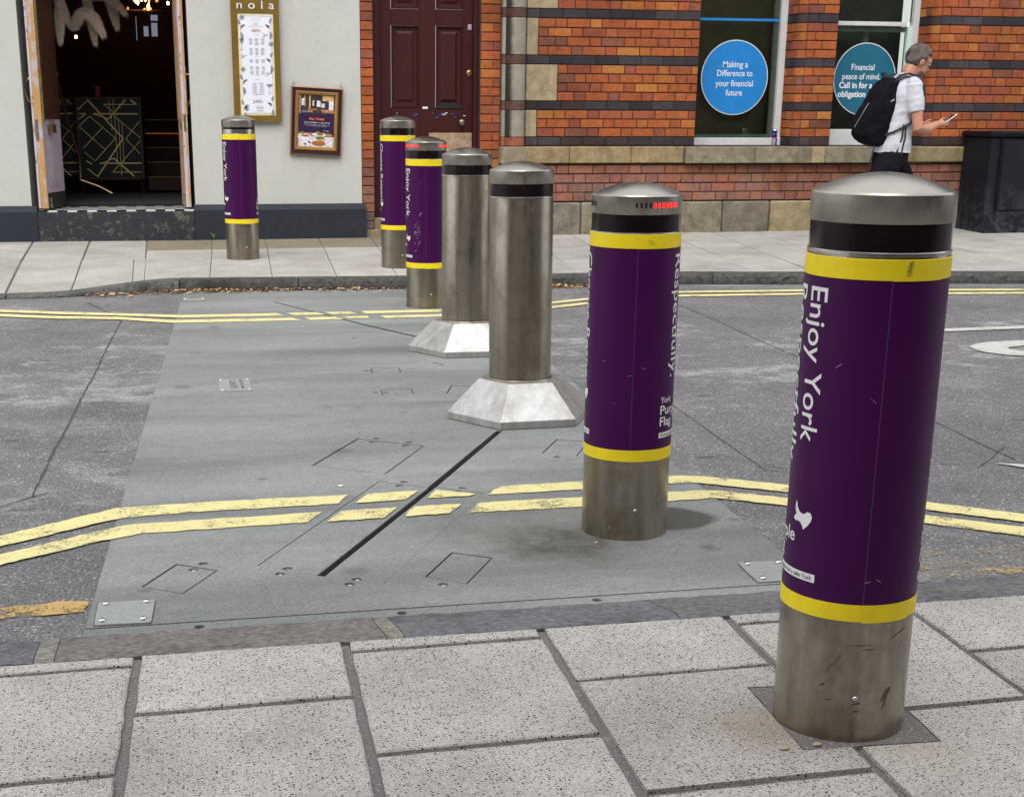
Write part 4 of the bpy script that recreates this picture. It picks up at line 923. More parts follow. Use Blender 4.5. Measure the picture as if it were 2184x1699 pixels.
for x_, z_, s_ in ((.94, 2.02, 1), (.945, 1.55, 1), (1.205, 2.03, -1), (1.205, 1.74, -1), (1.205, 1.36, -1), (.95, 1.33, 1)):
    for j, (L_, w_, an) in enumerate(((.055, .022, 1.9), (.05, .018, .4), (.045, .016, .9), (.075, .028, -1.5))):
        an = an if s_ > 0 else PI-an; leafp(bo, x_, z_-.02*j, L_, w_, an)
for x_, z_ in ((.955, 2.085), (.95, 1.64), (1.21, 1.86), (.97, 1.30)):
    for k in range(9): leafp(bo, x_, z_, .028, .008, k*.7)
for x_, z_, w_, h_ in ((.945, 1.905, .04, .045), (1.185, 1.515, .055, .03)):
    n = 12; pts = [(x_+w_/2*math.cos(PI*i/n), z_-h_*math.sin(PI*i/n)) for i in range(n+1)]; bo.add([(px, yp-.0003, pz) for px, pz in pts], [tuple(range(n+1))])
    bo.box(x_-.0015, x_+.0015, yp-.0006, yp-.0002, z_-h_-.05, z_-h_); bo.box(x_-.015, x_+.015, yp-.0006, yp-.0002, z_-h_-.053, z_-h_-.049)
for x_, z_ in ((1.05, 1.36), (1.16, 1.93), (.96, 1.75), (1.18, 1.60)):
    for an in (.3, 2.2, 3.5): leafp(bo, x_, z_, .03, .009, an)
bo.put('botanical_print', 'print_mid', ms)['kind'] = 'stuff'
bb = B()
for d_, w_ in ((.006, .002), (.011, .001)):
    x0_, x1_, z0_, z1_ = .929+d_, 1.222-d_, 1.252+d_, 2.106-d_
    for q in ((x0_, x1_, z0_, z0_+w_), (x0_, x1_, z1_-w_, z1_), (x0_, x0_+w_, z0_+w_, z1_-w_), (x1_-w_, x1_, z0_+w_, z1_-w_)): bb.box(q[0], q[1], yp-.0001, yp+.0006, q[2], q[3])
bb.put('gold_keyline', 'gold_trim', ms)

# gilt picture frame, hanging a little askew
pf = empty('picture_frame', (1.607, WY-.02, 1.19), 'ornate gilt-framed set meal poster hanging askew on two hooks', 'framed poster')
RT = Matrix.Translation((1.6075, 0, 1.191)) @ Matrix.Rotation(R(3.0), 4, 'Y')
FW, FH = .478, .605; yf = WY-.04
def fr_ring(hw0, hh0, hw1, hh1, ya, yb, nm, mt, d0=None):
    b = B(); o_ = [(-hw0, -hh0), (hw0, -hh0), (hw0, hh0), (-hw0, hh0)]; i_ = [(-hw1, -hh1), (hw1, -hh1), (hw1, hh1), (-hw1, hh1)]
    vs = [(x, ya, z) for x, z in o_]+[(x, yb, z) for x, z in i_]+[(x, WY-.006, z) for x, z in o_]
    fs = [(k, (k+1) % 4, 4+(k+1) % 4, 4+k) for k in range(4)]+[(8+k, 8+(k+1) % 4, (k+1) % 4, k) for k in range(4)]
    return B().add(vs, fs).xf(RT).put(nm, mt, pf)
w0, h0 = FW/2, FH/2
fr_ring(w0, h0, w0-.010, h0-.010, yf, yf-.006, 'outer_bead', 'bronze_edge'); fr_ring(w0-.010, h0-.010, w0-.040, h0-.040, yf-.006, yf-.002, 'dark_moulding', 'frame_brown')
fr_ring(w0-.040, h0-.040, w0-.050, h0-.050, yf-.002, yf-.012, 'inner_bead', 'bronze_edge'); fr_ring(w0-.050, h0-.050, w0-.075, h0-.075, yf-.012, yf+.008, 'gilt_ornament', 'gilt_moulding')
bd = B()
hw, hh = w0-.062, h0-.062; per = [(-hw+2*hw*i/30, s_*hh) for i in range(31) for s_ in (-1, 1)]+[(s_*hw, -hh+2*hh*i/40) for i in range(1, 40) for s_ in (-1, 1)]
for x_, z_ in per: bd.ell((x_, yf-.006, z_), (.0065, .006, .0065), 6)
bd.xf(RT).put('gilt_beads', 'gilt_moulding', pf, True)['kind'] = 'stuff'
hw, hh = w0-.074, h0-.074
def prect(x0, x1, z0, z1, mt, nm='print', dy=0., skew=0.):
    """x,z in 0..1 of the poster, z down"""
    X = lambda t: -hw+2*hw*t; Z = lambda t: hh-2*hh*t; y = yf+.005-.0002*dy
    return B().add([(X(x0)+skew*hw, y, Z(z1)), (X(x1)+skew*hw, y, Z(z1)), (X(x1), y, Z(z0)), (X(x0), y, Z(z0))], [(0, 1, 2, 3)])
pd = B().box(-hw-.003, hw+.003, yf+.0055, yf+.02, -hh-.003, hh+.003).xf(RT).put('poster', 'poster_navy', pf)
items = [(0, 1, 0, .36, 'poster_dark', 1, 0), (0, .05, 0, .36, 'poster_tan', 2, 0), (.28, .32, 0, .27, 'poster_amber', 2, 0), (.14, .18, 0, .22, 'poster_tan', 2, 0), (.66, .97, 0, .10, 'poster_amber', 2, 0), (.07, .15, .07, .2, 'poster_light', 3, 0), (.38, .42, .1, .2, 'poster_light', 3, 0),
         (.50, .60, .1, .22, 'poster_light', 3, 0), (.62, .72, .15, .23, 'poster_plate', 3, 0), (.84, .97, .1, .28, 'poster_light', 3, 0), (.73, .83, .13, .25, 'poster_dark', 4, 0), (.34, .66, 0, .08, 'poster_dark', 4, 0), (.25, .5, .26, .29, 'poster_brown', 4, .05), (.18, .36, .30, .33, 'poster_tan', 4, .1), (.6, .95, .27, .33, 'poster_tan', 4, .15), (.08, .2, .3, .34, 'poster_blue', 4, 0),
         (0, 1, .80, 1, 'poster_plate', 1, 0), (0, .45, .73, .80, 'poster_tan', 1, 0), (.45, 1, .75, .80, 'poster_dark', 1, 0)]
for x0_, x1_, z0_, z1_, mt, dy, sk in items: prect(x0_, x1_, z0_, z1_, mt, dy=dy, skew=sk).xf(RT).put('print_area', mt, pd)
def pell(cx, cz, rx, rz, mt, dy):
    X = -hw+2*hw*cx; Z = hh-2*hh*cz; n = 18; y = yf+.005-.0002*dy
    B().add([(X+rx*2*hw*math.cos(2*PI*k/n)*(1+.08*math.sin(5*k)), y, Z+rz*2*hh*math.sin(2*PI*k/n)) for k in range(n)], [tuple(range(n))]).xf(RT).put('print_area', mt, pd)
for e in ((.15, .80, .22, .05, 'poster_light', 2), (.2, .79, .12, .025, 'poster_brown', 3), (.12, .735, .05, .03, 'poster_green', 4), (.6, .76, .2, .04, 'poster_light', 2), (.62, .75, .1, .03, 'poster_brown', 3), (.55, .715, .06, .022, 'poster_green', 4), (.86, .765, .1, .035, 'poster_tan', 3), (.82, .74, .05, .02, 'poster_green', 4),
          (.62, .90, .34, .085, 'poster_light', 5), (.58, .93, .2, .055, 'poster_brown', 6), (.62, .83, .13, .04, 'poster_green', 7), (.7, .86, .08, .02, 'poster_amber', 8), (.25, .92, .1, .03, 'poster_light', 5), (.2, .95, .05, .02, 'poster_blue', 6)): pell(*e)
def ptext(body, cx, cz, w, h, mt, bold=0.):
    vs, fs = fit_text(body, w*2*hw, h*2*hh, 'CENTER', bold); c0 = (min(v.x for v in vs)+max(v.x for v in vs))/2
    X = -hw+2*hw*cx; Z = hh-2*hh*cz; o = B().add([(X+v.x-c0, yf+.0042, Z+v.y) for v in vs], fs).xf(RT).put('lettering', mt, pd)
ptext('Set Deal', .5, .475, .42, .045, 'poster_orange', .02); ptext('Choose 2 dishes + a side £19.95', .52, .535, .72, .02, 'white_vinyl', .012); ptext('SUNDAY TO THURSDAY 12 - 9pm | FRIDAY 12 - 5pm', .52, .575, .72, .014, 'white_vinyl'); ptext('NOT TO BE USED WITH ANY OTHER OFFER', .52, .60, .55, .009, 'poster_light')
ptext('nola', .78, .69, .14, .02, 'white_vinyl')
for x_ in (1.408, 1.845):
    zt = 1.50 if x_ < 1.5 else 1.478
    B().tube([(x_, WY, zt+.06), (x_, WY-.02, zt+.055), (x_, WY-.024, zt+.035), (x_, WY-.014, zt+.028)], .003, 6).put('hook', 'screw_metal', pf)
    n = 12; B().tube([(x_+.009*math.cos(2*PI*k/n), WY-.018, zt+.014+.011*math.sin(2*PI*k/n)) for k in range(n+1)], .0022, 5).put('hanging_ring', 'old_brass', pf)

# ---- brick building
bbd = empty('brick_building', (6, 14.2, .15), 'orange brick building with dark brick bands, stone sill course and windows', 'building')
YM = WY+.006
W1x0, W1x1, W2x0, W2x1, WZ0, WZ1 = 5.337, 6.37, 6.771, 7.80, .97, 3.3
DRX0, DRX1, DRZ0, DRZ1 = 2.15, 3.17, .31, 2.75
wb = B()
for x0, x1, z0, z1 in ((2.032, DRX0, .1, 9), (DRX1, W1x0, .1, 9), (W2x1+.5, 30, .1, 9), (W1x0, W2x1+.5, .1, WZ0), (W1x0, W2x1, WZ1, 9), (DRX0, DRX1, DRZ1, 9), (DRX0, DRX1, .1, .2)): wb.box(x0, x1, YM, YM+.5, z0, z1)
for xc_, xe_, zt_ in ((W1x1, W2x0, 3.3), (W2x1, W2x1+.5, 9)):
    cr_ = [(xc_+.008+.058-.058*math.sin(t), YM+.058-.058*math.cos(t)) for t in (0, PI/8, PI/4, 3*PI/8, PI/2)]
    wb.prism(ccw(cr_+[(xc_+.008, YM+.5), (xe_, YM+.5), (xe_, YM)]), WZ0, zt_)
wall = wb.put('wall', 'brick_mortar', bbd)
CH = .0826
def courses():
    out = []
    for n in range(0, 28): out.append((WZ0+CH*n, n in (0, 4, 9, 14, 19, 24)))
    return out
PAL = [(.37, .105, .030), (.32, .080, .029), (.27, .070, .036), (.40, .138, .032), (.43, .180, .042), (.30, .092, .042), (.35, .092, .027), (.165, .065, .048), (.22, .066, .042)]
WTS = [6, 6, 4, 3.2, 1.1, 3, 5, 1.1, 2]
DARK = [(.036, .032, .041), (.046, .041, .050), (.028, .024, .031), (.062, .052, .060), (.055, .036, .034)]
bricks = []     # (kind 'F' or 'L'(left-facing reveal), x, y, z, w, h, colour)
rb_ = random.Random(11)
def pick(dark, low=False):
    if dark: c = rb_.choice(DARK)
    else: c = rb_.choices(PAL, WTS)[0]
    if low: c = tuple(a_*.6+b_*.4 for a_, b_ in zip(c, (.30, .16, .135)))
    if not dark: c = tuple(a_*.86+b_*.18 for a_, b_ in zip(c, (.34, .105, .034)))
    k = rb_.uniform(.86, 1.12); return tuple(min(1, x*k) for x in c)
def bond(x0, x1, z, n, dark, plane=WY, kind='F', low=False, S=.228, Hd=.113, h=CH-.0095):
    """fill a row from x0 to x1"""
    x = x0; gap = .008; seq = (n % 2); xs_ = [x0]
    if dark: 
        x = x0-(S*.5 if n % 2 else 0)*0; first = S if n % 2 else S*.55
        xs_.append(x0+first)
        while xs_[-1] < x1: xs_.append(xs_[-1]+S)
    else:
        first = [(.095, 'H'), (.165, 'S')][n % 2] if (x1-x0) > .3 else [(.5*(x1-x0), 'H'), (x1-x0, 'S')][n % 2]
        xs_.append(x0+first[0]); nxt = 'S' if first[1] == 'H' else 'H'
        while xs_[-1] < x1: xs_.append(xs_[-1]+(S if nxt == 'S' else Hd)); nxt = 'H' if nxt == 'S' else 'S'
    xs_ = [q for q in xs_ if q < x1-.05]+[x1]
    for i in range(len(xs_)-1):
        w = xs_[i+1]-xs_[i]-gap
        if w < .02: continue
        bricks.append((kind, xs_[i]+gap/2+w/2, plane, z+CH/2, round(w, 3), round(h, 4), pick(dark, low)))
QL = {range(10, 14): 3.925, range(5, 9): 3.728, range(1, 4): 3.728, range(15, 19): 3.915, range(20, 24): 3.728, range(25, 28): 3.925}
for n, (z, dk) in enumerate(courses()):
    xq = 3.612
    for r_, x_ in ((range(10, 14), 3.728), (range(5, 9), 3.925), (range(1, 4), 3.728), (range(15, 19), 3.915), (range(20, 24), 3.728), (range(25, 28), 3.925)):
        if n in r_: xq = x_
    bond(xq+.002, W1x0, z, n, dk)
    bond(W1x1+.075, W2x0, z, n, dk, S=.2, Hd=.125)
    bond(W2x1+.075, 10.4, z, n+1, dk)
    # bullnose corner + reveal bricks
    for xc in (W1x1, W2x1):
        bricks.append(('C', xc, WY, z+CH/2, .0, round(CH-.0095, 4), pick(dk if n % 3 else dk)))
        w1, w2 = ((.11, .12) if n % 2 else (.17, .06)); yy = WY+.072
        for w in (w1, w2): bricks.append(('L', xc, yy+w/2, z+CH/2, round(w-.008, 3), round(CH-.0095, 4), pick(dk))); yy += w
# strips beside the red door
for k in range(40):
    z = .20+k*.0815
    if z > 3.25: break
    dk = False; lowd = z < .55 and rb_.random() < .5
    bricks.append(('F', 2.092, WY, z+.04, .112, .073, pick(lowd) if not lowd else (.09, .06, .05)))
    if k % 2: bricks.append(('F', 3.268, WY-.0, z+.04, .188, .073, pick(False)))
    else:
        bricks.append(('F', 3.232, WY, z+.04, .118, .073, pick(False))); bricks.append(('F', 3.330, WY, z+.04, .068, .073, pick(False)))
for k, z in enumerate((.445, .530, .6185, .707)): 
    bond(3.40, 10.4, z+.002, k, False, WY+.0, low=True, S=.245, Hd=.125, h=.0765)
def bmeshkey(kind, w, h, var):
    rr = random.Random(hash((kind, round(w*50), round(h*100), var))); j = lambda a_: rr.uniform(-a_, a_)
    if kind == 'C':
        r_ = .06; prof = [(r_+.012, 0.0)]+[(r_-r_*math.sin(t), r_-r_*math.cos(t)) for t in (0, PI/8, PI/4, 3*PI/8, PI/2)]+[(0, r_+.008)]
        # plan profile: x right from corner, y back from the face
        vs = []; n = len(prof)
        for z in (-h/2, h/2): vs += [(x, y, z) for x, y in prof]
        fs = [(i+1, i, n+i, n+i+1) for i in range(n-1)]+[tuple(range(n)), tuple(range(n, 2*n))[::-1]]
        return mesh('brick', vs, fs, False)
    e = .0035; x, z = w/2, h/2
    fr = [(-x+e+j(.0015), -.004+j(.001), -z+e+j(.001)), (x-e+j(.0015), -.004+j(.001), -z+e+j(.001)), (x-e+j(.0015), -.004+j(.001), z-e+j(.001)), (-x+e+j(.0015), -.004+j(.001), z-e+j(.001))]
    vs = fr+[(-x, 0, -z), (x, 0, -z), (x, 0, z), (-x, 0, z)]+[(-x, .03, -z), (x, .03, -z), (x, .03, z), (-x, .03, z)]
    fs = [(0, 1, 2, 3)]
    for o_ in (0, 4):
        for k in range(4): fs.append((o_+4+k, o_+4+(k+1) % 4, o_+(k+1) % 4, o_+k))
    if kind == 'L': vs = [(y, -x_, z_) for x_, y, z_ in vs]; vs = [(vx, vy, vz) for vx, vy, vz in vs]
    return mesh('brick', vs, fs)
# rank by what shows largest in the picture
def seen(br):
    kind, x, y, z, w, h, c_ = br
    P_ = Vector((x, y, z))-EYE; d = P_.dot(F2); u = 964.1+3060.5*P_.dot(R2)/d; v = 1177-3060.5*P_.dot(U2)/d
    if not (0 < u < 2184 and -5 < v < 1699): return 0
    if 1040 < u < 1190 and v > 350: return 0          # behind the bollards
    if 1725 < u < 2045 and v > 400: return 0
    if 1265 < u < 1452 and v > 400: return 0
    if 1860 < u < 1960 and 110 < v < 370: return 0
    if u > 2085 and v > 280: return 0
    if kind == 'L': return w*h*.35
    if kind == 'C': return .06*h
    return w*h
order = sorted(range(len(bricks)), key=lambda i: -seen(bricks[i])); cache = {}; top = set(order[:296])
jb = B(); jt = []
for i, br in enumerate(bricks):
    kind, x, y, z, w, h, col = br; wq = round(w*100)/100 if w else 0; key = (kind, round(w, 3) if i not in top else round(w, 3), h, i % 3)
    if key not in cache: cache[key] = bmeshkey(kind, w, h, i % 3)
    me = cache[key]; dyj = rb_.uniform(-.0018, .0018)
    if i in top:
        if not me.materials: me.materials.append(mm('brick_piece'))
        o = bpy.data.objects.new('brick', me); C.objects.link(o); o.parent = wall; o.location = (x+(dyj if kind == 'L' else 0), y+(dyj if kind != 'L' else 0), z); o.color = (*col, 1)
        o.matrix_parent_inverse = wmat(wall).inverted()
    else:
        n0 = len(jb.f); jb.add([(v.co.x+x+(dyj if kind == 'L' else 0), v.co.y+y+(dyj if kind != 'L' else 0), v.co.z+z) for v in me.vertices], [tuple(p.vertices) for p in me.polygons]); jt += [col]*(len(jb.f)-n0)
me = jb.mesh('brickwork'); ca = me.color_attributes.new('tint', 'FLOAT_COLOR', 'CORNER')
buf = []
for p, col in zip(me.polygons, jt): buf += [*col, 1]*len(p.vertices)
ca.data.foreach_set('color', buf); o = link('brickwork', me, 'brick_joined', wall); o['kind'] = 'stuff'
# upper, unseen walls of the bricks
# stone pieces
def st_block(x0, x1, z0, z1, out, mt='sandstone', col=(1, 1, 1), y1=None, bev=.005, name='stone_block', par=None):
    o = B().box(x0+.0025, x1-.0025, WY-out, WY+.004 if y1 is None else y1, z0+.0025, z1-.0025, bev).put(name, mt, par or wall); o.color = (*col, 1); return o
zc = lambda n: WZ0+CH*n
for n0, n1, xe in ((1, 4, 3.728), (5, 9, 3.925), (10, 14, 3.728), (15, 19, 3.915), (20, 24, 3.728)): st_block(3.612, xe, zc(n0), zc(n1), .006, col=(1, .98, .95) if xe < 3.8 else (1.05, 1.03, .98))
# shaft beside the door: fillet, hollow and roll, in lengths of stone with brick bands between
def shaft(z0, z1, mt, col):
    pr = [(3.372, .02), (3.372, .055), (3.398, .060), (3.402, .040), (3.418, .022), (3.440, .024), (3.455, .045), (3.470, .068), (3.50, .085), (3.535, .088), (3.570, .072), (3.594, .045), (3.603, .012), (3.608, .0)]
    pts = [(x, WY-o_) for x, o_ in pr]+[(3.608, WY+.01), (3.372, WY+.01)]; b = B().prism(pts, z0+.003, z1-.003)
    me = b.mesh('shaft_stone'); o = link('shaft_stone', me, mt, wall); smooth_angle(me, 40); o.color = (*col, 1); return o
for n0, n1 in ((1, 4), (5, 9), (10, 14), (15, 19), (20, 24)): shaft(zc(n0), zc(n1), 'shaft_stone', (1, 1, 1))
for n in (4, 9, 14, 19): o = shaft(zc(n), zc(n+1), 'brick_piece', (.12, .065, .05))
shaft(zc(0), zc(1), 'brick_piece', (.36, .13, .07)); 
# the shaft's material carries a near-black band along the hollow
# sill course
st_block(3.355, 3.60, .805, .967, .115, 'sandstone_grey', (1.1, 1.05, .95)); 
segs = [(3.60, 4.055), (4.055, 4.68), (4.68, 5.225)]
for i, (x0, x1) in enumerate(segs): st_block(x0, x1, .805, .967, .038, 'sandstone', (.93, .87, .72), bev=.008)
for i, (x0, x1) in enumerate(((5.228, 5.95), (5.95, 6.55), (6.55, 6.70), (6.70, 7.48))): st_block(x0, x1, .803, .965, .085, 'sandstone_grey' if i != 2 else 'sandstone', (1.05, 1.02, .95), y1=WY+.30 if i in (0, 1, 3) else None, bev=.006, name='window_sill')
for x0, x1, col in ((7.48, 7.62, (.9, .85, .75)), (7.62, 8.6, (.8, .8, .68)), (8.6, 10.4, (.9, .9, .8))): st_block(x0, x1, .805, .965, .05, 'sandstone', col, bev=.012)
B().box(7.48, 7.9, WY, WY+.3, .80, .963).put('window_sill', 'sandstone_grey', wall).color = (1.0, 1, 1, 1)
# plinth stones
xs = [3.36, 4.185, 5.66, 6.165, 6.9, 7.9, 8.9, 10.4]; cols = [(.82, .84, .84), (.95, .94, .86), (.80, .80, .78), (.95, .95, .86), (.95, .93, .9), (.9, .9, .85), (1, 1, 1)]
for i in range(len(xs)-1):
    x0, x1 = xs[i], xs[i+1]; me = None
    o = B().box(x0+.005, x1-.005, WY-.045+random.uniform(-.004, .004), WY+.01, .05, .437, .014).put('stone_block', 'sandstone_grey' if i != 3 else 'sandstone', wall); o.color = (*cols[i], 1)
B().box(2.04, 3.36, WY-.03, WY+.05, .05, .20, .01).put('door_step', 'sandstone_grey', wall).color = (1, .95, .75, 1)
B().box(2.15, 3.17, WY-.0, WY+.3, .05, .308, .008).put('door_step', 'sandstone_grey', wall).color = (1, .95, .75, 1)
# maroon door
yd = WY+.13
door = bpy.data.objects.new('door', None); C.objects.link(door); door.parent = bbd; door.matrix_parent_inverse = wmat(bbd).inverted(); door.location = (2.67, yd, .31); door['label'] = 'battered maroon panelled door'
B().box(2.155, 2.225, yd-.06, yd+.08, .31, 2.75, .004).put('door_frame', 'door_maroon', door); B().box(3.125, 3.168, yd-.06, yd+.08, .31, 2.75, .004).put('door_frame', 'door_maroon', door)
B().box(2.225, 3.125, yd-.06, yd+.08, 2.68, 2.75).put('door_frame', 'door_maroon', door)
# leaf with recessed panels: stiles and rails
sx = [2.228, 2.34, 2.61, 2.765, 3.03, 3.122]
for x0, x1, z0, z1 in ((sx[0], sx[1], .32, 2.68), (sx[2], sx[3], .32, 2.68), (sx[4], sx[5], .32, 2.68)): B().box(x0, x1, yd, yd+.045, z0, z1, .003).put('stile', 'door_maroon', door)
for x0, x1 in ((sx[1], sx[2]), (sx[3], sx[4])):
    for z0, z1 in ((.32, .48), (.93, 1.318), (2.052, 2.192), (2.60, 2.68)): B().box(x0, x1, yd+.001, yd+.045, z0, z1, .003).put('rail', 'door_maroon', door)
    for z0, z1 in ((1.318, 2.052), (2.192, 2.60), (.48, .93)):
        broken = (x0 > 2.7 and abs(z0-1.318) < .01)
        zz0 = z0
        # moulding ring then raised field
        def ringp(d0, y0_, d1, y1_, par=None, nm='panel_moulding'):
            o_ = [(x0+d0, zz0+d0), (x1-d0, zz0+d0), (x1-d0, z1-d0), (x0+d0, z1-d0)]; i_ = [(x0+d1, zz0+d1), (x1-d1, zz0+d1), (x1-d1, z1-d1), (x0+d1, z1-d1)]
            return [(x, y0_, z) for x, z in o_], [(x, y1_, z) for x, z in i_]
        b = B(); steps = [(0, yd-.004), (.012, yd-.006), (.02, yd+.018), (.05, yd+.020), (.075, yd+.006)]
        vs = []
        for d_, y_ in steps: vs += [(x0+d_, y_, zz0+d_), (x1-d_, y_, zz0+d_), (x1-d_, y_, z1-d_), (x0+d_, y_, z1-d_)]
        fs = [(k*4+i, k*4+(i+1) % 4, (k+1)*4+(i+1) % 4, (k+1)*4+i) for k in range(len(steps)-1) for i in range(4)]+[tuple((len(steps)-1)*4+i for i in range(4))]
        b.add(vs, fs).put('panel', 'door_maroon', door)
# broken hole at the foot of the right panel
hp = [(2.775, 1.312)]+[(2.775+.26*t/12, 1.318+.052*math.sin(PI*t/12)**.6+random.uniform(-.004, .004)) for t in range(1, 12)]+[(3.035, 1.312)]
B().add([(x, yd-.0075, z) for x, z in hp], [tuple(range(len(hp)))[::-1]]).put('broken_hole', 'dark_hole', door)
brd = B().box(2.70, 3.118, yd-.014, yd-.004, .78, 1.088, .001).put('plywood_patch', 'plywood', door)
B().lathe([(.024, 0), (.026, .004), (.018, .007)], 16, (0, 0, 0), False, True).xf(Matrix.Translation((3.092, yd-.001, 1.631)) @ Matrix.Rotation(R(90), 4, 'X')).put('lock', 'brass', door)
B().lathe([(.012, 0), (.012, .03), (.028, .04), (.030, .055), (.02, .065)], 14, (0, 0, 0), False, True).xf(Matrix.Translation((3.012, yd-.001, 1.184)) @ Matrix.Rotation(R(90), 4, 'X')).put('knob', 'steel_body', door, True)
B().box(3.075, 3.11, yd-.008, yd-.0005, 2.015, 2.065, .002).put('latch_plate', 'lilac_paint', door)
simple('blue_spots', (.02, .08, .35), .6, var=.1)
for i in range(22):
    x_ = random.uniform(2.30, 3.05); z_ = 1.25+random.uniform(-.03, .02); s_ = random.uniform(.003, .009); B().box(x_-s_, x_+s_*random.uniform(1, 3), yd-.0015, yd+.0005, z_-s_*.6, z_+s_*.6).put('paint_scuff', 'blue_spots' if i % 4 else 'white_vinyl', door)
B().box(2.64, 2.69, yd-.0015, yd+.0005, 1.305, 1.325).put('paint_scuff', 'white_vinyl', door)
# windows
def window(x0, x1, label, kind):
    yw = WY+.30; w = bpy.data.objects.new('window', None); C.objects.link(w); w.parent = bbd; w.matrix_parent_inverse = wmat(bbd).inverted(); w.location = ((x0+x1)/2, yw, WZ0); w['label'] = label
    fl, fr = x0+.09, x1-.066
    B().box(x0, fl, yw, yw+.08, WZ0, WZ1, .003).put('frame', 'white_gloss', w); B().box(fr, x1-.003, yw-.008, yw+.08, WZ0, WZ1, .003).put('frame', 'white_gloss', w)
    B().box(x0+.001, x1-.004, yw-.03, yw+.08, WZ0-.002, 1.04 if kind == 1 else 1.125, .004).put('bottom_rail', 'white_gloss', w)
    zb = 1.04 if kind == 1 else 1.125
    B().box(fl, fr, yw, yw+.08, 3.2, WZ1).put('frame', 'white_gloss', w)
    gy = yw+.045
    if kind == 1:
        B().box(fl, fr, gy, gy+.006, zb, 3.2).put('pane', 'window_glass', w)
        B().box(fl, fr, gy-.006, gy-.002, 2.152, 2.175).put('blue_stripe', 'sticker_blue', w)
        B().box(fr-.05, fr, gy+.014, gy+.05, zb, 3.2).put('inner_sash', 'window_pale', w); B().box(fl, fr-.05, gy+.014, gy+.05, zb, zb+.035).put('inner_sash', 'window_pale', w)
        B().box(fl-.05, x1, gy+.12, gy+.14, zb-.05, 3.3).put('blind', 'blind_olive', w)
    else:
        B().box(fl, fr-.06, yw+.002, yw+.05, 2.125, 2.165, .002).put('meeting_rail', 'white_gloss', w); B().box(fr-.05, fr, yw+.004, yw+.07, zb, 2.125, .002).put('sash', 'window_pale', w)
        B().box(fl, fr-.05, gy+.012, gy+.05, 2.07, 2.12, .002).put('inner_sash', 'window_pale', w)
        B().box(fl, fr-.05, gy, gy+.006, zb, 2.125).put('pane', 'window_glass', w); B().box(fl, fr, gy, gy+.006, 2.166, 3.2).put('pane', 'window_glass', w)
        B().box((fl+fr)/2-.03, (fl+fr)/2+.03, gy+.10, gy+.13, zb, 2.1).put('inner_mullion', 'window_pale', w)
        B().box(fl-.05, x1, gy+.32, gy+.34, zb-.05, 3.3).put('blind', 'room_grey', w)
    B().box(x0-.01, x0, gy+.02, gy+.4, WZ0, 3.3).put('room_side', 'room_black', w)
    return w, gy
w1, gy = window(W1x0, W1x1, 'window with a blue round sign and blue stripe', 1)
def sign(par, cx, cz, rx, rz, mat_, lines, bolds, y, lab):
    n = 56; s_ = bpy.data.objects.new('round_sign', mesh('round_sign', [(cx+rx*math.cos(2*PI*k/n), y, cz+rz*math.sin(2*PI*k/n)) for k in range(n)], [tuple(range(n))])); C.objects.link(s_); s_.parent = par; s_.matrix_parent_inverse = wmat(par).inverted()
    s_.data.materials.append(mm('white_vinyl')); s_['label'] = lab
    k_ = .975
    link('sign_face', mesh('sign_face', [(cx+rx*k_*math.cos(2*PI*k/n), y-.0015, cz+rz*k_*math.sin(2*PI*k/n)) for k in range(n)], [tuple(range(n))]), mat_, s_)
    for (body, x0, x1, zl, bold) in lines:
        vs, fs = fit_text(body, x1-x0, .058, 'LEFT', bold); mx = min(v.x for v in vs)
        link('lettering', mesh('lettering', [(x0+v.x-mx, y-.003, zl+v.y) for v in vs], fs), 'sticker_text', s_)
k1 = (WY+.35)/WY
def sc1(x, z): return (x*(WY+.345)/WY, EYE.z+(z-EYE.z)*(WY+.345)/WY)
cx, cz = sc1(5.774, 1.613)
cx = (5.43+6.118)/2*1.0152-0.0
def up(x, z, d=.345, d0=.14):   # from plane WY+d0 to WY+d seen along the same ray
    k_ = (WY+d)/(WY+d0); return (x*k_, EYE.z+(z-EYE.z)*k_)
c0 = up(5.774, 1.613)
def ln(t, x0, x1, z, bold=.012): a_ = up(x0, z); b_ = up(x1, z); return (t, a_[0], b_[0], a_[1]-.028, bold)
sign(w1, c0[0], c0[1], .356, .358, 'sticker_blue', [ln('Making a', 5.645, 5.907, 1.738), ln('Difference to', 5.589, 5.959, 1.655), ln('your financial', 5.576, 5.969, 1.560), ln('future', 5.688, 5.860, 1.473)], 0, WY+.338, 'blue round sign reading Making a Difference to your financial future')
w2, gy = window(W2x0, W2x1, 'sash window with a teal round sign, behind the walking man', 2)
c0 = up(7.165, 1.610)
def ln2(t, xa, xb, yl, bold): # c5 crop pixels to the sign plane
    def cv(px, py):
        X = 6.829+(px-440)*.001575; Z = 2.152-(py-145)*.001393; return up(X-(py-145)*-.0000, Z, .345, .12)
    A = cv(xa, yl); Bq = cv(xb, yl); return (t, A[0]+.05, Bq[0]+.05, A[1]-.028, bold)
sign(w2, c0[0], c0[1], .342, .352, 'sticker_teal', [ln2('Financial', 518, 676, 452, .012), ln2('peace of mind.', 460, 722, 516, .012), ln2('Call in for a', 443, 672, 576, .03), ln2('obligation', 437, 630, 637, .03)], 0, WY+.338, 'teal round sign reading Financial peace of mind')

# unseen terrace added behind the camera to darken the steel's reflections
ob = empty('unseen_terrace', (2, -3, 0), 'unseen dark terrace added behind the viewer for the steel to reflect', 'building')
B().box(-22, 26, -8, -2.62, 0, 8.5).put('wall', 'terrace_dark', ob); B().box(-22, 26, -2.62, -2.5, 0, .9).put('plinth', 'plinth_paint', ob)
for i in range(-6, 8):
    for z0 in (1.1, 4.6):
        x_ = i*3.2; B().box(x_, x_+1.2, -2.615, -2.58, z0, z0+1.9).put('window', 'tile_black', ob)

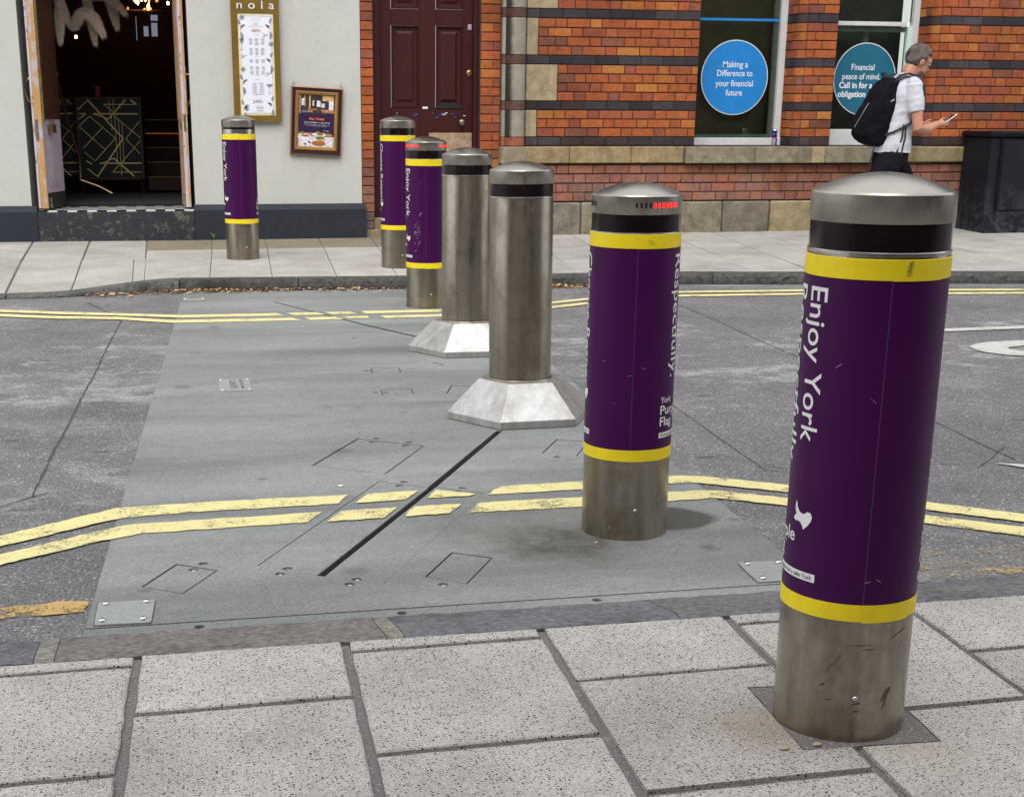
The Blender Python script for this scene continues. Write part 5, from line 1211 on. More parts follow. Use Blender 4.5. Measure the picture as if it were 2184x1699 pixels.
# ------------------------------------------------------------------ BOLLARDS
RB = .1365
def cyl_text(body, s0, ztop, length, capw, Rr, bold=.012, n=6):
    """line of text running down the cylinder: baseline at arc angle s0 (deg), letter tops towards +s"""
    vs, fs = fit_text(body, length, capw, 'LEFT', bold); mx = min(v.x for v in vs)
    bm = bmesh.new(); bv = [bm.verts.new((v.x-mx, v.y, 0)) for v in vs]
    for f in fs:
        try: bm.faces.new([bv[i] for i in f])
        except ValueError: pass
    y = min(v.y for v in vs)
    while y < max(v.y for v in vs):
        bmesh.ops.bisect_plane(bm, geom=bm.verts[:]+bm.edges[:]+bm.faces[:], plane_co=(0, y, 0), plane_no=(0, 1, 0)); y += .009
    out = []; bm.verts.index_update()
    for v in bm.verts:
        th = R(s0)+v.co.y/Rr; z = ztop-v.co.x; out.append((Rr*math.sin(th), -Rr*math.cos(th), z))
    F = [[v.index for v in f.verts] for f in bm.faces]; bm.free(); return out, F
def cyl_flat(vs, fs, s0, z0, Rr, step=.009):
    """flat artwork (x right, y up) wrapped upright round the cylinder"""
    bm = bmesh.new(); bv = [bm.verts.new((v[0], v[1], 0)) for v in vs]
    for f in fs:
        try: bm.faces.new([bv[i] for i in f])
        except ValueError: pass
    xm = max(v[0] for v in vs); x = min(v[0] for v in vs)
    while x < xm:
        bmesh.ops.bisect_plane(bm, geom=bm.verts[:]+bm.edges[:]+bm.faces[:], plane_co=(x, 0, 0), plane_no=(1, 0, 0)); x += step
    bm.verts.index_update(); out = []
    for v in bm.verts:
        th = R(s0)+v.co.x/Rr; out.append((Rr*math.sin(th), -Rr*math.cos(th), z0+v.co.y))
    F = [[v.index for v in f.verts] for f in bm.faces]; bm.free(); return out, F
def flag_shape(w, h):
    """waving flag emblem: tail curling up at the left, bulging body, point at the lower right"""
    pts = [(.04, .98), (.0, .80), (.02, .62), (.10, .47), (.0, .42), (-.06, .30), (.06, .24), (.25, .27), (.42, .22), (.52, .12), (.58, .0), (.80, .18), (.95, .36), (1.0, .52), (.92, .66), (.76, .68), (.60, .58), (.45, .56), (.28, .62), (.14, .76), (.10, .90)]
    return [(x*w, y*h) for x, y in pts], [tuple(range(len(pts)))]
def bollard(x, y, z0, H, label, s0=None, lower=.262, upper=(.112, .152), lights=None, silver=False, lean=0., skirt=False, nlit=None, group='stainless steel bollards closing the road'):
    al = -math.asin(x/math.hypot(x, y)); root = empty('bollard', (x, y, z0), label, 'bollard', group, rz=al)
    if lean: root.rotation_euler = (0, R(lean), al)
    zt = H
    capb = zt-.056; bandb = zt-(.108)
    body = B().lathe([(RB, -.06), (RB, bandb-.004), (RB-.001, bandb)], 72, (0, 0, 0), True, False); me = body.mesh('body'); link('body', me, 'steel_body', root, False); smooth_angle(me, 50)
    dome = [(RB+.0005, capb), (RB+.0008, capb+.001), (RB+.0008, zt-.0035), (RB-.002, zt+.0005)]
    for k in range(1, 15):
        t = k/14; dome.append(((RB-.002)*(1-t)+.0005*t, zt+.0005+.0335*(1-(1-t)**2*1.0)**1.0 if False else zt+.0005+.034*(1-(1-t)**1.9)))
    b = B().lathe(dome, 72); me = b.mesh('cap'); link('cap', me, 'steel_cap', root, False); smooth_angle(me, 30)
    if silver: B().lathe([(RB-.0015, bandb), (RB-.0015, bandb+.034)], 64).put('silver_band', 'silver_band', root, True, False); B().lathe([(RB-.004, bandb+.034), (RB-.004, capb+.001)], 64).put('black_band', 'gloss_black_band', root, True, False)
    else: B().lathe([(RB-.0012, bandb), (RB-.0012, capb+.001)], 64).put('black_band', 'gloss_black_band', root, True, False)
    B().lathe([(RB-.001, bandb), (RB+.0012, bandb-.0015), (RB+.0012, bandb-.007), (RB, bandb-.008)], 64).put('steel_ring', 'silver_band', root, False, False)
    B().lathe([(.006, 0), (.006, .002), (.003, .004)], 10, (0, 0, 0), False, True).xf(Matrix.Translation((0, -RB, .098)) @ Matrix.Rotation(R(90), 4, 'X')).xf(Matrix.Rotation(R(14), 4, 'Z')).put('screw', 'screw_metal', root, True, False)
    if s0 is not None:
        sl_ = bpy.data.objects.new('sleeve', None)
        yu1, yu0 = zt-upper[0], zt-upper[1]; yl1, yl0 = lower+.034, lower
        Rs = RB+.0016
        me = B().lathe([(RB, yl1-.001), (Rs, yl1), (Rs, yu0), (RB, yu0+.001)], 72).mesh('sleeve', True); slv = link('sleeve', me, 'purple_vinyl', root, False); slv.rotation_euler = (0, 0, R(s0)); smooth_angle(me, 50)
        for ya_, yb_ in ((yu0-.001, yu1), (yl0, yl1+.001)): me = B().lathe([(RB, ya_-.001), (Rs+.0008, ya_), (Rs+.0008, yb_), (RB, yb_+.001)], 72).mesh('yellow_band'); link('yellow_band', me, 'yellow_vinyl', root, False); smooth_angle(me, 40)
        # overlap of the tape: a second short length set a touch lower
        for base, zb_, zt_ in ((118, yu0-.002, yu1-.003), (-40, yu0-.0015, yu1-.002), (118, yl0-.002, yl1-.002)):
            n = 20; vs = []; Rq = Rs+.0014
            for k in range(n+1):
                th = R(base)+R(46)*k/n; vs += [(Rq*math.sin(th), -Rq*math.cos(th), zb_), (Rq*math.sin(th), -Rq*math.cos(th), zt_)]
            me = mesh('tape_overlap', vs, [(2*k, 2*k+2, 2*k+3, 2*k+1) for k in range(n)], True); link('tape_overlap', me, 'yellow_vinyl', slv, False)
        Rt = Rs+.0006
        for sa in (-40, 118): th = R(sa); vs = [(Rt*math.sin(th+d_), -Rt*math.cos(th+d_), z_) for z_ in (yl1, yu0) for d_ in (-.004, .004)]; link('seam', mesh('seam', vs, [(0, 1, 3, 2)]), 'seam_line', slv, False)
        T1 = yu0-.010
        for body_, s_, L_, dz in (('Enjoy York', 46, .308, .012), ('Respectfully.', 19, .372, .012), ('Choose Respect', -131, .440, .012), ('Not Regrets.', -160, .345, .13)):
            vs, fs = cyl_text(body_, s_, T1-dz, L_, .050 if L_ < .32 else .046, Rt, .006); link('lettering', mesh('lettering', vs, fs), 'white_vinyl', slv, False)
        for off in (0, 180):
            zb = lower+.087
            for t_, z_, h_, w_ in (('York', zb+.092, .019, .055), ('Purple', zb+.056, .028, .116), ('Flag', zb+.020, .028, .064)):
                vs, fs = fit_text(t_, w_, h_, 'LEFT', .012); mx = min(v.x for v in vs); V_, F_2 = cyl_flat([(v.x-mx, v.y) for v in vs], fs, off+1, z_, Rt); link('lettering', mesh('lettering', V_, F_2), 'white_vinyl', slv, False)
            vs, fs = fit_text('TM', .009, .006, 'LEFT', 0.); V_, F_2 = cyl_flat([(v.x+.068, v.y) for v in vs], fs, off+1, zb+.043, Rt); link('lettering', mesh('lettering', V_, F_2), 'white_vinyl', slv, False)
            vs, fs = flag_shape(.052, .058); V_, F_2 = cyl_flat(vs, fs, off+47, zb+.086, Rt); link('flag_emblem', mesh('flag_emblem', V_, F_2), 'white_vinyl', slv, False)
            V_, F_2 = cyl_flat([(0, 0), (.183, 0), (.183, .017), (0, .017)], [(0, 1, 2, 3)], off, zb-.018, Rt); lab = link('label_strip', mesh('label_strip', V_, F_2), 'white_vinyl', slv, False)
            vs, fs = fit_text('Working together for a safer York', .172, .0095, 'LEFT', .004); mx = min(v.x for v in vs); V_, F_2 = cyl_flat([(v.x-mx+.005, v.y+.0042) for v in vs], fs, off, zb-.018, Rt+.0006); link('lettering', mesh('lettering', V_, F_2), 'label_ink', lab, False)
    if lights is not None:
        zc_ = zt-.028
        for g in range(3):
            for k in range(11):
                th = R(lights+120*g+5.8*k); Rl = RB+.0014; n_ = 10; hw_, hh_ = .0038, .0085
                vs = []
                for q in range(n_):
                    a_ = 2*PI*q/n_; dx = hw_*math.cos(a_); dz = (hh_-hw_)*(1 if math.sin(a_) > 0 else -1)*(abs(math.sin(a_)) > .01)+hw_*math.sin(a_)
                    t2 = th+dx/Rl; vs.append((Rl*math.sin(t2), -Rl*math.cos(t2), zc_+dz))
                lit = (nlit is None) or (g == 0 and k >= nlit) or (g == 1)
                link('warning_light', mesh('warning_light', vs, [tuple(range(n_))]), 'red_light' if lit else 'dark_hole', root, False)
    return root
b1 = bollard(1.409, 2.639, .048, 1.107, 'nearest and largest bollard, purple sleeve reading Enjoy York, on the pale paving', -105, lower=.266, upper=(.121, .158))
b4 = bollard(1.465, 4.266, DT, 1.058, 'purple sleeved bollard with half its red lights lit, beside the near yellow lines', 44, lower=.256, lights=0, nlit=4)
b5 = bollard(1.869, 9.797, 0., 1.096, 'purple sleeved bollard with red lights, just left of the farther bare steel one', -119, lower=.273, lights=40)
b6 = bollard(1.975, 11.546, .095, 1.122, 'purple sleeved bollard on the far pavement in front of the maroon door', 54, lower=.295)
b7 = bollard(.789, 12.325, .105, 1.108, 'leftmost bollard, purple sleeve and silver band, on far pavement before the menu case', -116, lower=.290, silver=True)
def hexskirt(root, cx, cy, side_ang, Rb_, Rt_, zt, lip, seam=True):
    """hexagonal cone round the foot, built in world coordinates"""
    def ring_(r, z): return [(cx+r*math.cos(side_ang+R(60)*k-R(120)), cy+r*math.sin(side_ang+R(60)*k-R(120)), z) for k in range(6)]
    vs = ring_(Rb_, .006)+ring_(Rb_, lip)+ring_(Rt_, zt)+ring_(RB+.001, zt); 
    fs = [(k, (k+1) % 6, 6+(k+1) % 6, 6+k) for k in range(6)]+[(6+k, 6+(k+1) % 6, 12+(k+1) % 6, 12+k) for k in range(6)]+[tuple(12+k for k in range(6))]
    bm = bmesh.new(); bv = [bm.verts.new(v) for v in vs[:18]]; [bm.faces.new([bv[i] for i in f]) for f in fs]
    bmesh.ops.bevel(bm, geom=[e for e in bm.edges if len(e.link_faces) == 2], offset=.0018, segments=1, affect='EDGES'); me = bpy.data.meshes.new('hexagonal_skirt'); bm.to_mesh(me); bm.free()
    o = link('hexagonal_skirt', me, 'steel_skirt', root)
    B().add(ring_(Rb_-.015, .0)+ring_(Rb_-.015, .012), [(k, (k+1) % 6, 6+(k+1) % 6, 6+k) for k in range(6)]).put('rubber_foot', 'dark_hole', o)
    B().lathe([(RB+.003, 0), (RB+.003, .003), (RB, .005)], 48, (cx, cy, zt)).put('steel_ring', 'steel_body', o, True)
    return o
b3 = bollard(1.586, 6.103, .05, 1.01, 'nearer bare steel bollard with a pale hexagonal foot, on the plate deck', None, lean=-.5)
hexskirt(b3, 1.583, 6.088, R(2.0), .332, .190, .176, .036)
b2 = bollard(1.743, 7.945, .05, 1.02, 'farther bare steel bollard with a hexagonal foot, half hidden by the nearer one', None)
hexskirt(b2, 1.740, 7.922, R(-3), .333, .190, .172, .036)
# scuffs on the near bollard
al = -math.asin(1.409/math.hypot(1.409, 2.639))
def scuff(par, th0, z0_, th1, z1_, w, mt='scuff', Rr=RB+.0007):
    n = 5; vs = []
    for k in range(n+1):
        t = k/n; th = R(th0+(th1-th0)*t); z = z0_+(z1_-z0_)*t; ww = w*math.sin(PI*min(1, .1+t*.85))*random.uniform(.5, 1.2); vs += [(Rr*math.sin(th), -Rr*math.cos(th), z-ww/2), (Rr*math.sin(th), -Rr*math.cos(th), z+ww/2)]
    link('scuff', mesh('scuff', vs, [(2*k, 2*k+2, 2*k+3, 2*k+1) for k in range(n)]), mt, par, False)
simple('rust', (.16, .06, .02), .8, var=.3)
scuff(b1, -14, .145, -1, .196, .007); scuff(b1, -5, .17, 0, .195, .006); scuff(b1, 3, .214, 26, .215, .002, 'rust'); scuff(b1, 16, .205, 27, .206, .003, 'rust'); scuff(b1, 42, .225, 62, .243, .003, 'rust')
scuff(b1, 38, .09, 48, .115, .020); scuff(b1, 40, .07, 45, .10, .012); scuff(b1, 12, .085, 19, .088, .006); scuff(b1, 13, .07, 18, .07, .006); scuff(b1, -17, .12, -12, .125, .006); scuff(b1, -12, .09, -5, .093, .004)
simple('pale_scratch', (.30, .24, .34), .6, var=.3)
for par in (b1, b4, b5):
    for k_ in range(4):
        th_ = random.uniform(-40, 60); z_ = random.uniform(.33, .85); scuff(par, th_, z_, th_+random.uniform(2, 9), z_+random.uniform(-.012, .012), .0016, 'pale_scratch', RB+.0026)
for k_ in range(26): th_ = random.uniform(-38, -18); z_ = random.uniform(.38, .55)+(.08 if k_ % 3 == 0 else 0); scuff(b5, th_, z_, th_+random.uniform(3, 9), z_+random.uniform(.005, .03), .004, 'pale_scratch', RB+.0026)
for t_ in range(7): scuff(b1, 22+t_*.3, .957+t_*.004, 28+t_*.2, .960+t_*.004, .0018, Rr=RB+.0042)
scuff(b4, 14, .928, 24, .926, .0018, Rr=RB+.0045); scuff(b4, 15, .920, 26, .918, .0018, Rr=RB+.0045)

# ------------------------------------------------------------------ THE MAN, HIS BACKPACK AND PHONE
MO = Vector((6.97, 13.0, fz(6.97, 13.0)))
def remesh(name, b, voxel, mat, parent, smooth_it=6, cutz=None, bisects=(), M_=None):
    me = b.mesh(name); ob_ = bpy.data.objects.new(name, me); C.objects.link(ob_)
    md = ob_.modifiers.new('r', 'REMESH'); md.mode = 'VOXEL'; md.voxel_size = voxel
    m2 = ob_.modifiers.new('s', 'SMOOTH'); m2.iterations = smooth_it; m2.factor = .5
    bpy.context.view_layer.update(); nm_ = bpy.data.meshes.new_from_object(ob_.evaluated_get(bpy.context.evaluated_depsgraph_get())); bpy.data.objects.remove(ob_)
    nm_.name = name
    if bisects:
        bm = bmesh.new(); bm.from_mesh(nm_)
        for co, no in bisects: bmesh.ops.bisect_plane(bm, geom=bm.verts[:]+bm.edges[:]+bm.faces[:], plane_co=co, plane_no=no, clear_outer=True)
        bm.to_mesh(nm_); bm.free()
    nm_.materials.clear(); nm_.shade_smooth(); o = link(name, nm_, mat, parent, False); return o
def limb(b, pts, rs, n=12, flat=None): 
    b.tube(pts, rs, n)
    b.ell(pts[0], (rs[0],)*3, 10); b.ell(pts[-1], (rs[-1],)*3, 10)
def torso(b, rings, n=20):
    vs = []; fs = []
    for (x, y, z, rx, ry, tilt) in rings:
        for k in range(n):
            a_ = 2*PI*k/n; ex = math.copysign(abs(math.cos(a_))**.85, math.cos(a_)); ey = math.copysign(abs(math.sin(a_))**.85, math.sin(a_)); vs.append((x+rx*ex, y+ry*ey, z-rx*ex*tilt))
    for i in range(len(rings)-1):
        for k in range(n): fs.append((i*n+k, i*n+(k+1) % n, (i+1)*n+(k+1) % n, (i+1)*n+k))
    fs.append(tuple(range(n))[::-1]); fs.append(tuple((len(rings)-1)*n+k for k in range(n))); b.add(vs, fs)
man = empty('person', MO, 'man in white t-shirt and black jeans walking past, head bent over a phone', 'person')
HM = Matrix.Translation((.205, 0, 1.628)) @ Matrix.Rotation(R(24), 4, 'Y') @ Matrix.Scale(1.17, 4)
arm_r = [(.075, -.185, 1.405), (.10, -.235, 1.22), (.115, -.26, 1.03), (.23, -.235, 1.02), (.35, -.185, 1.065)]
arm_l = [(.075, .185, 1.405), (.09, .235, 1.22), (.12, .25, 1.04), (.23, .2, 1.04), (.34, .10, 1.06)]
bb_ = B()
torso(bb_, [(0, 0, .88, .10, .15, 0), (0, 0, .98, .11, .155, 0), (.01, 0, 1.08, .10, .14, 0), (.03, 0, 1.2, .11, .15, .1), (.055, 0, 1.33, .12, .175, .15), (.075, 0, 1.42, .095, .165, .2), (.095, 0, 1.47, .06, .09, .2), (.115, 0, 1.51, .055, .058, .3)])
limb(bb_, [(.09, 0, 1.46), (.13, 0, 1.53), (.165, 0, 1.60)], [.072, .066, .064])
for s_, arm in ((-1, arm_r), (1, arm_l)):
    limb(bb_, arm, [.060, .056, .052, .047, .032])
# hands: palm, four bent fingers round the phone and a thumb
def hand(b, wr, dirv, side):
    w = Vector(wr); d = Vector(dirv).normalized(); up_ = Vector((0, 0, 1)); sd_ = d.cross(up_).normalized()*side; up_ = sd_.cross(d)*side if False else Vector((0, 0, 1))
    b.tube([w, w+d*.03, w+d*.075], [.027, .032, .030], 10); b.ell(w+d*.075, (.030, .030, .024), 8)
    for k, (L_, o_) in enumerate(((.07, -.026), (.078, -.009), (.072, .009), (.058, .026))):
        base = w+d*.075+Vector((0, 0, o_*.9))*0+sd_*o_*.8+Vector((0, 0, -.008)); p1 = base+d*L_*.45+Vector((0, 0, -.008)); p2 = p1+d*L_*.3+Vector((0, 0, .016)); p3 = p2+d*L_*.1+Vector((0, 0, .018))
        b.tube([base, p1, p2, p3], [.0095, .009, .008, .0068], 7); b.ell(p3, (.007,)*3, 6)
    t0 = w+d*.025+sd_*-.02+Vector((0, 0, .012)); t1 = t0+d*.04+Vector((0, 0, .025)); t2 = t1+d*.035+Vector((0, 0, .008)); b.tube([t0, t1, t2], [.013, .011, .008], 7); b.ell(t2, (.008,)*3, 6)
hand(bb_, (.35, -.185, 1.065), (1, .18, .12), 1); hand(bb_, (.34, .10, 1.06), (.9, -.25, .0), -1)
# legs mid-stride
leg_r = [(-.02, -.10, .93), (-.20, -.12, .53), (-.42, -.12, .15)]; leg_l = [(.02, .10, .93), (.25, .10, .52), (.30, .10, .10)]
for lg in (leg_r, leg_l): limb(bb_, lg, [.088, .056, .040])
# head
hb = B(); hb.ell((-.012, 0, .022), (.100, .077, .098), 20); hb.ell((.030, 0, -.045), (.066, .058, .078), 16); hb.ell((.062, 0, -.095), (.030, .034, .026), 12); hb.ell((.070, 0, .02), (.030, .052, .05), 12)
hb.ell((.096, 0, -.028), (.020, .015, .018), 10); hb.tube([(.083, 0, .016), (.106, 0, -.028)], [.010, .014], 8)
hb.ell((.086, 0, -.068), (.014, .025, .008), 10); hb.ell((.084, 0, -.080), (.014, .022, .008), 10); hb.ell((.080, .030, .032), (.012, .024, .008), 8); hb.ell((.080, -.030, .032), (.012, .024, .008), 8)
for s_ in (-1, 1): hb.ell((-.008, s_*.078, -.012), (.017, .008, .031), 10); hb.ell((-.004, s_*.082, .004), (.019, .006, .014), 8)
hb.tube([(-.03, 0, -.06), (-.035, 0, -.12)], [.056, .055], 14)
hb.xf(HM); bb_.add(hb.v, hb.f)
remesh('body', bb_, .0065, 'skin', man, 3)
# facial details
for s_ in (-1, 1):
    e = B().ell((.084, s_*.031, .008), (.010, .012, .009), 10).xf(HM).put('eye', 'white_vinyl', man, True, False); B().ell((.092, s_*.031, .006), (.004, .005, .005), 8).xf(HM).put('iris', 'dark_hole', e, False, False)
B().ell((.094, 0, -.074), (.008, .020, .004), 8).xf(HM).put('mouth', 'skin_lips', man, True, False)
# hair: close-cropped cap over skull, short stubble on the jaw
hr = B().ell((-.014, 0, .026), (.1055, .0825, .103), 36); keep = []
for f in hr.f:
    cx_ = sum(hr.v[i][0] for i in f)/len(f); cy_ = sum(hr.v[i][1] for i in f)/len(f); cz_ = sum(hr.v[i][2] for i in f)/len(f)
    line = -.052 if cx_ < -.03 else (-.010 if cx_ < .02 else .045+(cx_-.02)*.55)
    if abs(cy_) > .05 and cx_ > -.03: line += .012
    if cz_ > line: keep.append(f)
hr.f = keep; o = hr.xf(HM).put('hair', 'hair_grey', man, True, False); md = o.modifiers.new('t', 'SOLIDIFY'); md.thickness = .006; md.offset = 1
bd_ = B().ell((.034, 0, -.052), (.0665, .0595, .076), 24); bd_.f = [f for f in bd_.f if sum(bd_.v[i][2] for i in f)/len(f) < -.075 and sum(bd_.v[i][0] for i in f)/len(f) > .02]
simple('stubble', (.20, .095, .07), .8, var=.2); bd_.f = [f for f in bd_.f if sum(bd_.v[i][0] for i in f)/len(f) > .0]; bd_.xf(HM).put('beard', 'stubble', man, True, False)['kind'] = 'stuff'
gs = B()
for s_ in (-1, 1):
    gs.tube([(.104-.002*math.cos(2*PI*k/14), s_*.033+.024*math.cos(2*PI*k/14), .004+.019*math.sin(2*PI*k/14)) for k in range(15)], .0022, 5); gs.tube([(.102, s_*.056, .010), (.06, s_*.076, .010), (-.005, s_*.084, .008), (-.02, s_*.084, -.008)], .002, 5)
gs.tube([(.108, -.010, .010), (.108, .010, .010)], .002, 5); gs.xf(HM).put('glasses', 'glasses', man, False, False)
# t-shirt
ts = B()
torso(ts, [(-.01, 0, .79, .178, .215, 0), (-.005, 0, .90, .172, .212, 0), (.0, 0, 1.0, .160, .205, 0), (.01, 0, 1.1, .150, .20, .05), (.03, 0, 1.2, .150, .202, .1), (.045, 0, 1.32, .152, .208, .15), (.06, 0, 1.40, .135, .20, .2), (.08, 0, 1.455, .092, .14, .2), (.095, 0, 1.50, .072, .080, .3)])
for arm in (arm_r, arm_l):
    s1 = Vector(arm[0]); e1 = Vector(arm[2]); 
    ts.tube([s1+Vector((0, 0, .01)), s1.lerp(e1, .3)+Vector((0, 0, 0)), s1.lerp(e1, .62)], [.082, .082, .078], 14); ts.ell(s1+Vector((0, 0, .01)), (.074, .07, .072), 12)
ts_o = remesh('t_shirt', ts, .008, 'shirt_white', man, 5, bisects=[((0, 0, .812), (0, 0, -1)), ((.1, 0, 1.497), (.35, 0, 1))])
# cloth folds
def displace(me, amp, fr, zs=1.):
    me.calc_loop_triangles()
    for v in me.vertices:
        n_ = v.normal; d_ = mnoise.noise(Vector((v.co.x*fr*1.2, v.co.y*fr*1.2, v.co.z*fr*zs)))+.5*mnoise.noise(Vector((v.co.x*fr*2.5+5, v.co.y*fr*2.5, v.co.z*fr*zs*2.2))); v.co += n_*amp*d_
    me.update()
displace(ts_o.data, .010, 7, 1.6)
jn = B(); torso(jn, [(0, 0, .70, .145, .185, 0), (0, 0, .80, .150, .190, 0), (.0, 0, .88, .128, .165, 0)])
for lg in (leg_r, leg_l):
    jn.tube([(lg[0][0], lg[0][1], .80), (lg[0][0]*.6+lg[1][0]*.4, lg[1][1], .68), lg[1], Vector(lg[1]).lerp(Vector(lg[2]), .6), lg[2]], [.112, .125, .095, .075, .070], 16)
jn_o = remesh('jeans', jn, .009, 'jeans_black', man, 4); displace(jn_o.data, .008, 9, 1.2)
for lg in (leg_r, leg_l):
    x_, y_, z_ = lg[2]; heel = .055 if lg is leg_l else .06; tb = B(); tb.ell((x_+.02, y_, z_-.055), (.07, .043, .04), 12); tb.ell((x_+.11, y_, z_-.07), (.085, .047, .030), 12); tb.box(x_-.05, x_+.19, y_-.04, y_+.04, z_-.10, z_-.082, .01)
    o = tb.put('shoe', 'shoe', man, True, False)
    if lg is leg_r: o.location = (0, 0, 0)
# phone in the right hand
ph = empty('phone', MO+Vector((.49, -.165, 1.12)), 'white smartphone held in the walking man\'s hand', 'phone')
PM = Matrix.Translation(MO+Vector((.488, -.160, 1.118))) @ Matrix.Rotation(R(-32), 4, 'Y') @ Matrix.Rotation(R(8), 4, 'Z')
B().box(-.072, .072, -.034, .034, -.005, .004, .003).xf(PM).put('case', 'phone_white', ph); B().box(-.064, .064, -.030, .030, .0041, .0052).xf(PM).put('screen', 'phone_screen', ph)
# backpack
bp = empty('backpack', MO+Vector((-.2, 0, .9)), 'black backpack on the walking man\'s back with hanging straps', 'backpack')
BM = Matrix.Translation(MO+Vector((-.21, 0, .90))) @ Matrix.Rotation(R(9), 4, 'Y') @ Matrix.Diagonal((1.05, 1.03, 1.03, 1))
def loft_pack(rings, n=20):
    b = B(); vs = []; fs = []
    for (x, z, rx, ry) in rings:
        for k in range(n):
            a_ = 2*PI*k/n; vs.append((x+rx*math.copysign(abs(math.cos(a_))**.65, math.cos(a_)), ry*math.copysign(abs(math.sin(a_))**.65, math.sin(a_)), z))
    for i in range(len(rings)-1):
        for k in range(n): fs.append((i*n+k, i*n+(k+1) % n, (i+1)*n+(k+1) % n, (i+1)*n+k))
    fs.append(tuple(range(n))[::-1]); fs.append(tuple((len(rings)-1)*n+k for k in range(n))); return b.add(vs, fs)
pk = loft_pack([(.02, -.03, .05, .09), (.0, -.01, .10, .14), (-.01, .06, .125, .155), (-.01, .2, .13, .16), (.0, .33, .125, .16), (.015, .44, .11, .15), (.035, .52, .085, .13), (.05, .57, .05, .09)])
fp = loft_pack([(-.10, .0, .04, .09), (-.12, .04, .06, .12), (-.125, .15, .065, .125), (-.11, .26, .055, .12), (-.09, .33, .03, .09)]); pk.add(fp.v, fp.f)
def remesh_w(name, b, voxel, mat, parent, it=4, mtx=None, amp=0., fr=10):
    o = remesh(name, b, voxel, mat, None, it); me = o.data
    if amp: displace(me, amp, fr)
    me.transform(mtx); o.parent = parent; o.matrix_parent_inverse = wmat(parent).inverted(); return o
remesh_w('bag', pk, .008, 'pack_black', bp, 3, BM, .012, 9)
def strap(pts, w, t, nm, mt='strap_black', flatdir=None):
    pts = [Vector(p) for p in pts]; vs = []; n = len(pts)
    for i, p in enumerate(pts):
        d = (pts[min(i+1, n-1)]-pts[max(i-1, 0)]).normalized(); sd_ = Vector(flatdir or (0, 1, 0)); sd_ = (sd_-d*sd_.dot(d)).normalized(); nn = d.cross(sd_)
        vs += [p+sd_*w/2+nn*t/2, p-sd_*w/2+nn*t/2, p-sd_*w/2-nn*t/2, p+sd_*w/2-nn*t/2]
    fs = [(i*4+k, i*4+(k+1) % 4, (i+1)*4+(k+1) % 4, (i+1)*4+k) for i in range(n-1) for k in range(4)]+[(3, 2, 1, 0), tuple((n-1)*4+k for k in range(4))]
    return B().add([tuple(MO+v) for v in vs], fs).put(nm, mt, bp)
for s_ in (-1, 1):
    strap([(-.08, s_*.10, 1.44), (-.02, s_*.11, 1.50), (.05, s_*.12, 1.515), (.13, s_*.125, 1.49), (.195, s_*.13, 1.42), (.215, s_*.14, 1.30), (.20, s_*.16, 1.18), (.14, s_*.19, 1.12), (.04, s_*.205, 1.06), (-.08, s_*.18, 1.0), (-.15, s_*.14, .97)], .055, .014, 'shoulder_strap')
strap([(.0, -.208, 1.06), (-.01, -.215, .95), (-.035, -.21, .84), (-.055, -.21, .80)], .016, .004, 'hanging_strap', flatdir=(1, 0, 0)); strap([(.02, -.21, 1.06), (.02, -.22, .95), (.005, -.215, .86), (.0, -.21, .79)], .016, .004, 'hanging_strap', flatdir=(1, 0, 0))
strap([(-.23, -.12, .90), (-.25, -.13, .80), (-.28, -.13, .66), (-.30, -.13, .55)], .012, .004, 'hanging_strap', flatdir=(1, 0, 0))
strap([(.10, .19, .93), (.16, .17, .88), (.21, .16, .80), (.24, .15, .70)], .03, .01, 'waist_strap', flatdir=(1, 0, 0)); strap([(-.11, .03, 1.47), (-.14, .03, 1.52), (-.14, -.03, 1.52), (-.11, -.03, 1.47)], .02, .01, 'top_handle', flatdir=(1, 0, 0))
B().tube([tuple(BM @ Vector((-.19, .0, .10))), tuple(BM @ Vector((-.175, -.06, .22))), tuple(BM @ Vector((-.15, -.09, .32)))], .004, 5).put('zip_piping', 'pack_grey', bp)
B().tube([tuple(BM @ Vector((.02, -.162, .36))), tuple(BM @ Vector((.05, -.160, .385)))], .007, 5).put('strap_buckle', 'pack_grey', bp)

# ------------------------------------------------------------------ SMALL THINGS
BX0, BY0, BY1 = 8.235, 13.34, 13.86; zb = fz(8.4, 13.4)
bn = empty('grit_bin', (8.8, 13.6, zb), 'black street bin with an overhanging lid against the brick wall', 'bin')
B().box(BX0, 9.5, BY0, BY1, zb, 1.065, .012).put('bin_body', 'bin_paint', bn); B().box(BX0-.03, 9.53, BY0-.03, BY1+.01, 1.065, 1.118, .012).put('lid', 'bin_black', bn)
B().box(BX0+.13, 9.4, BY0-.014, BY0-.001, .36, 1.03, .006).put('front_panel', 'bin_paint', bn); B().box(BX0-.015, 9.51, BY0-.018, BY0+.0, zb-.01, zb+.20, .006).put('foot_skirt', 'bin_paint', bn)
B().box(BX0+.10, BX0+.115, BY0-.022, BY0-.002, .33, 1.06).put('corner_trim', 'bin_black', bn)
cz0 = .967; cx_, cy_ = 6.165, WY-.03
cn = empty('drink_can', (cx_, cy_, cz0), 'slim blue and silver drinks can on the window ledge beside the blue sign', 'can')
cr = .026
B().lathe([(.019, 0), (cr, .006), (cr, .150), (.022, .160)], 24, (cx_, cy_, cz0), True, True).put('can_body', 'can_silver', cn, True)
def can_patch(th0, th1, z0_, z1_, mt, skew=0.):
    vs = []; n = 8
    for k in range(n+1):
        th = R(th0+(th1-th0)*k/n); r_ = cr+.0006; vs += [(cx_+r_*math.sin(th), cy_-r_*math.cos(th), cz0+z0_), (cx_+r_*math.sin(th+R(skew)), cy_-r_*math.cos(th+R(skew)), cz0+z1_)]
    link('can_print', mesh('can_print', vs, [(2*k, 2*k+2, 2*k+3, 2*k+1) for k in range(n)]), mt, cn)
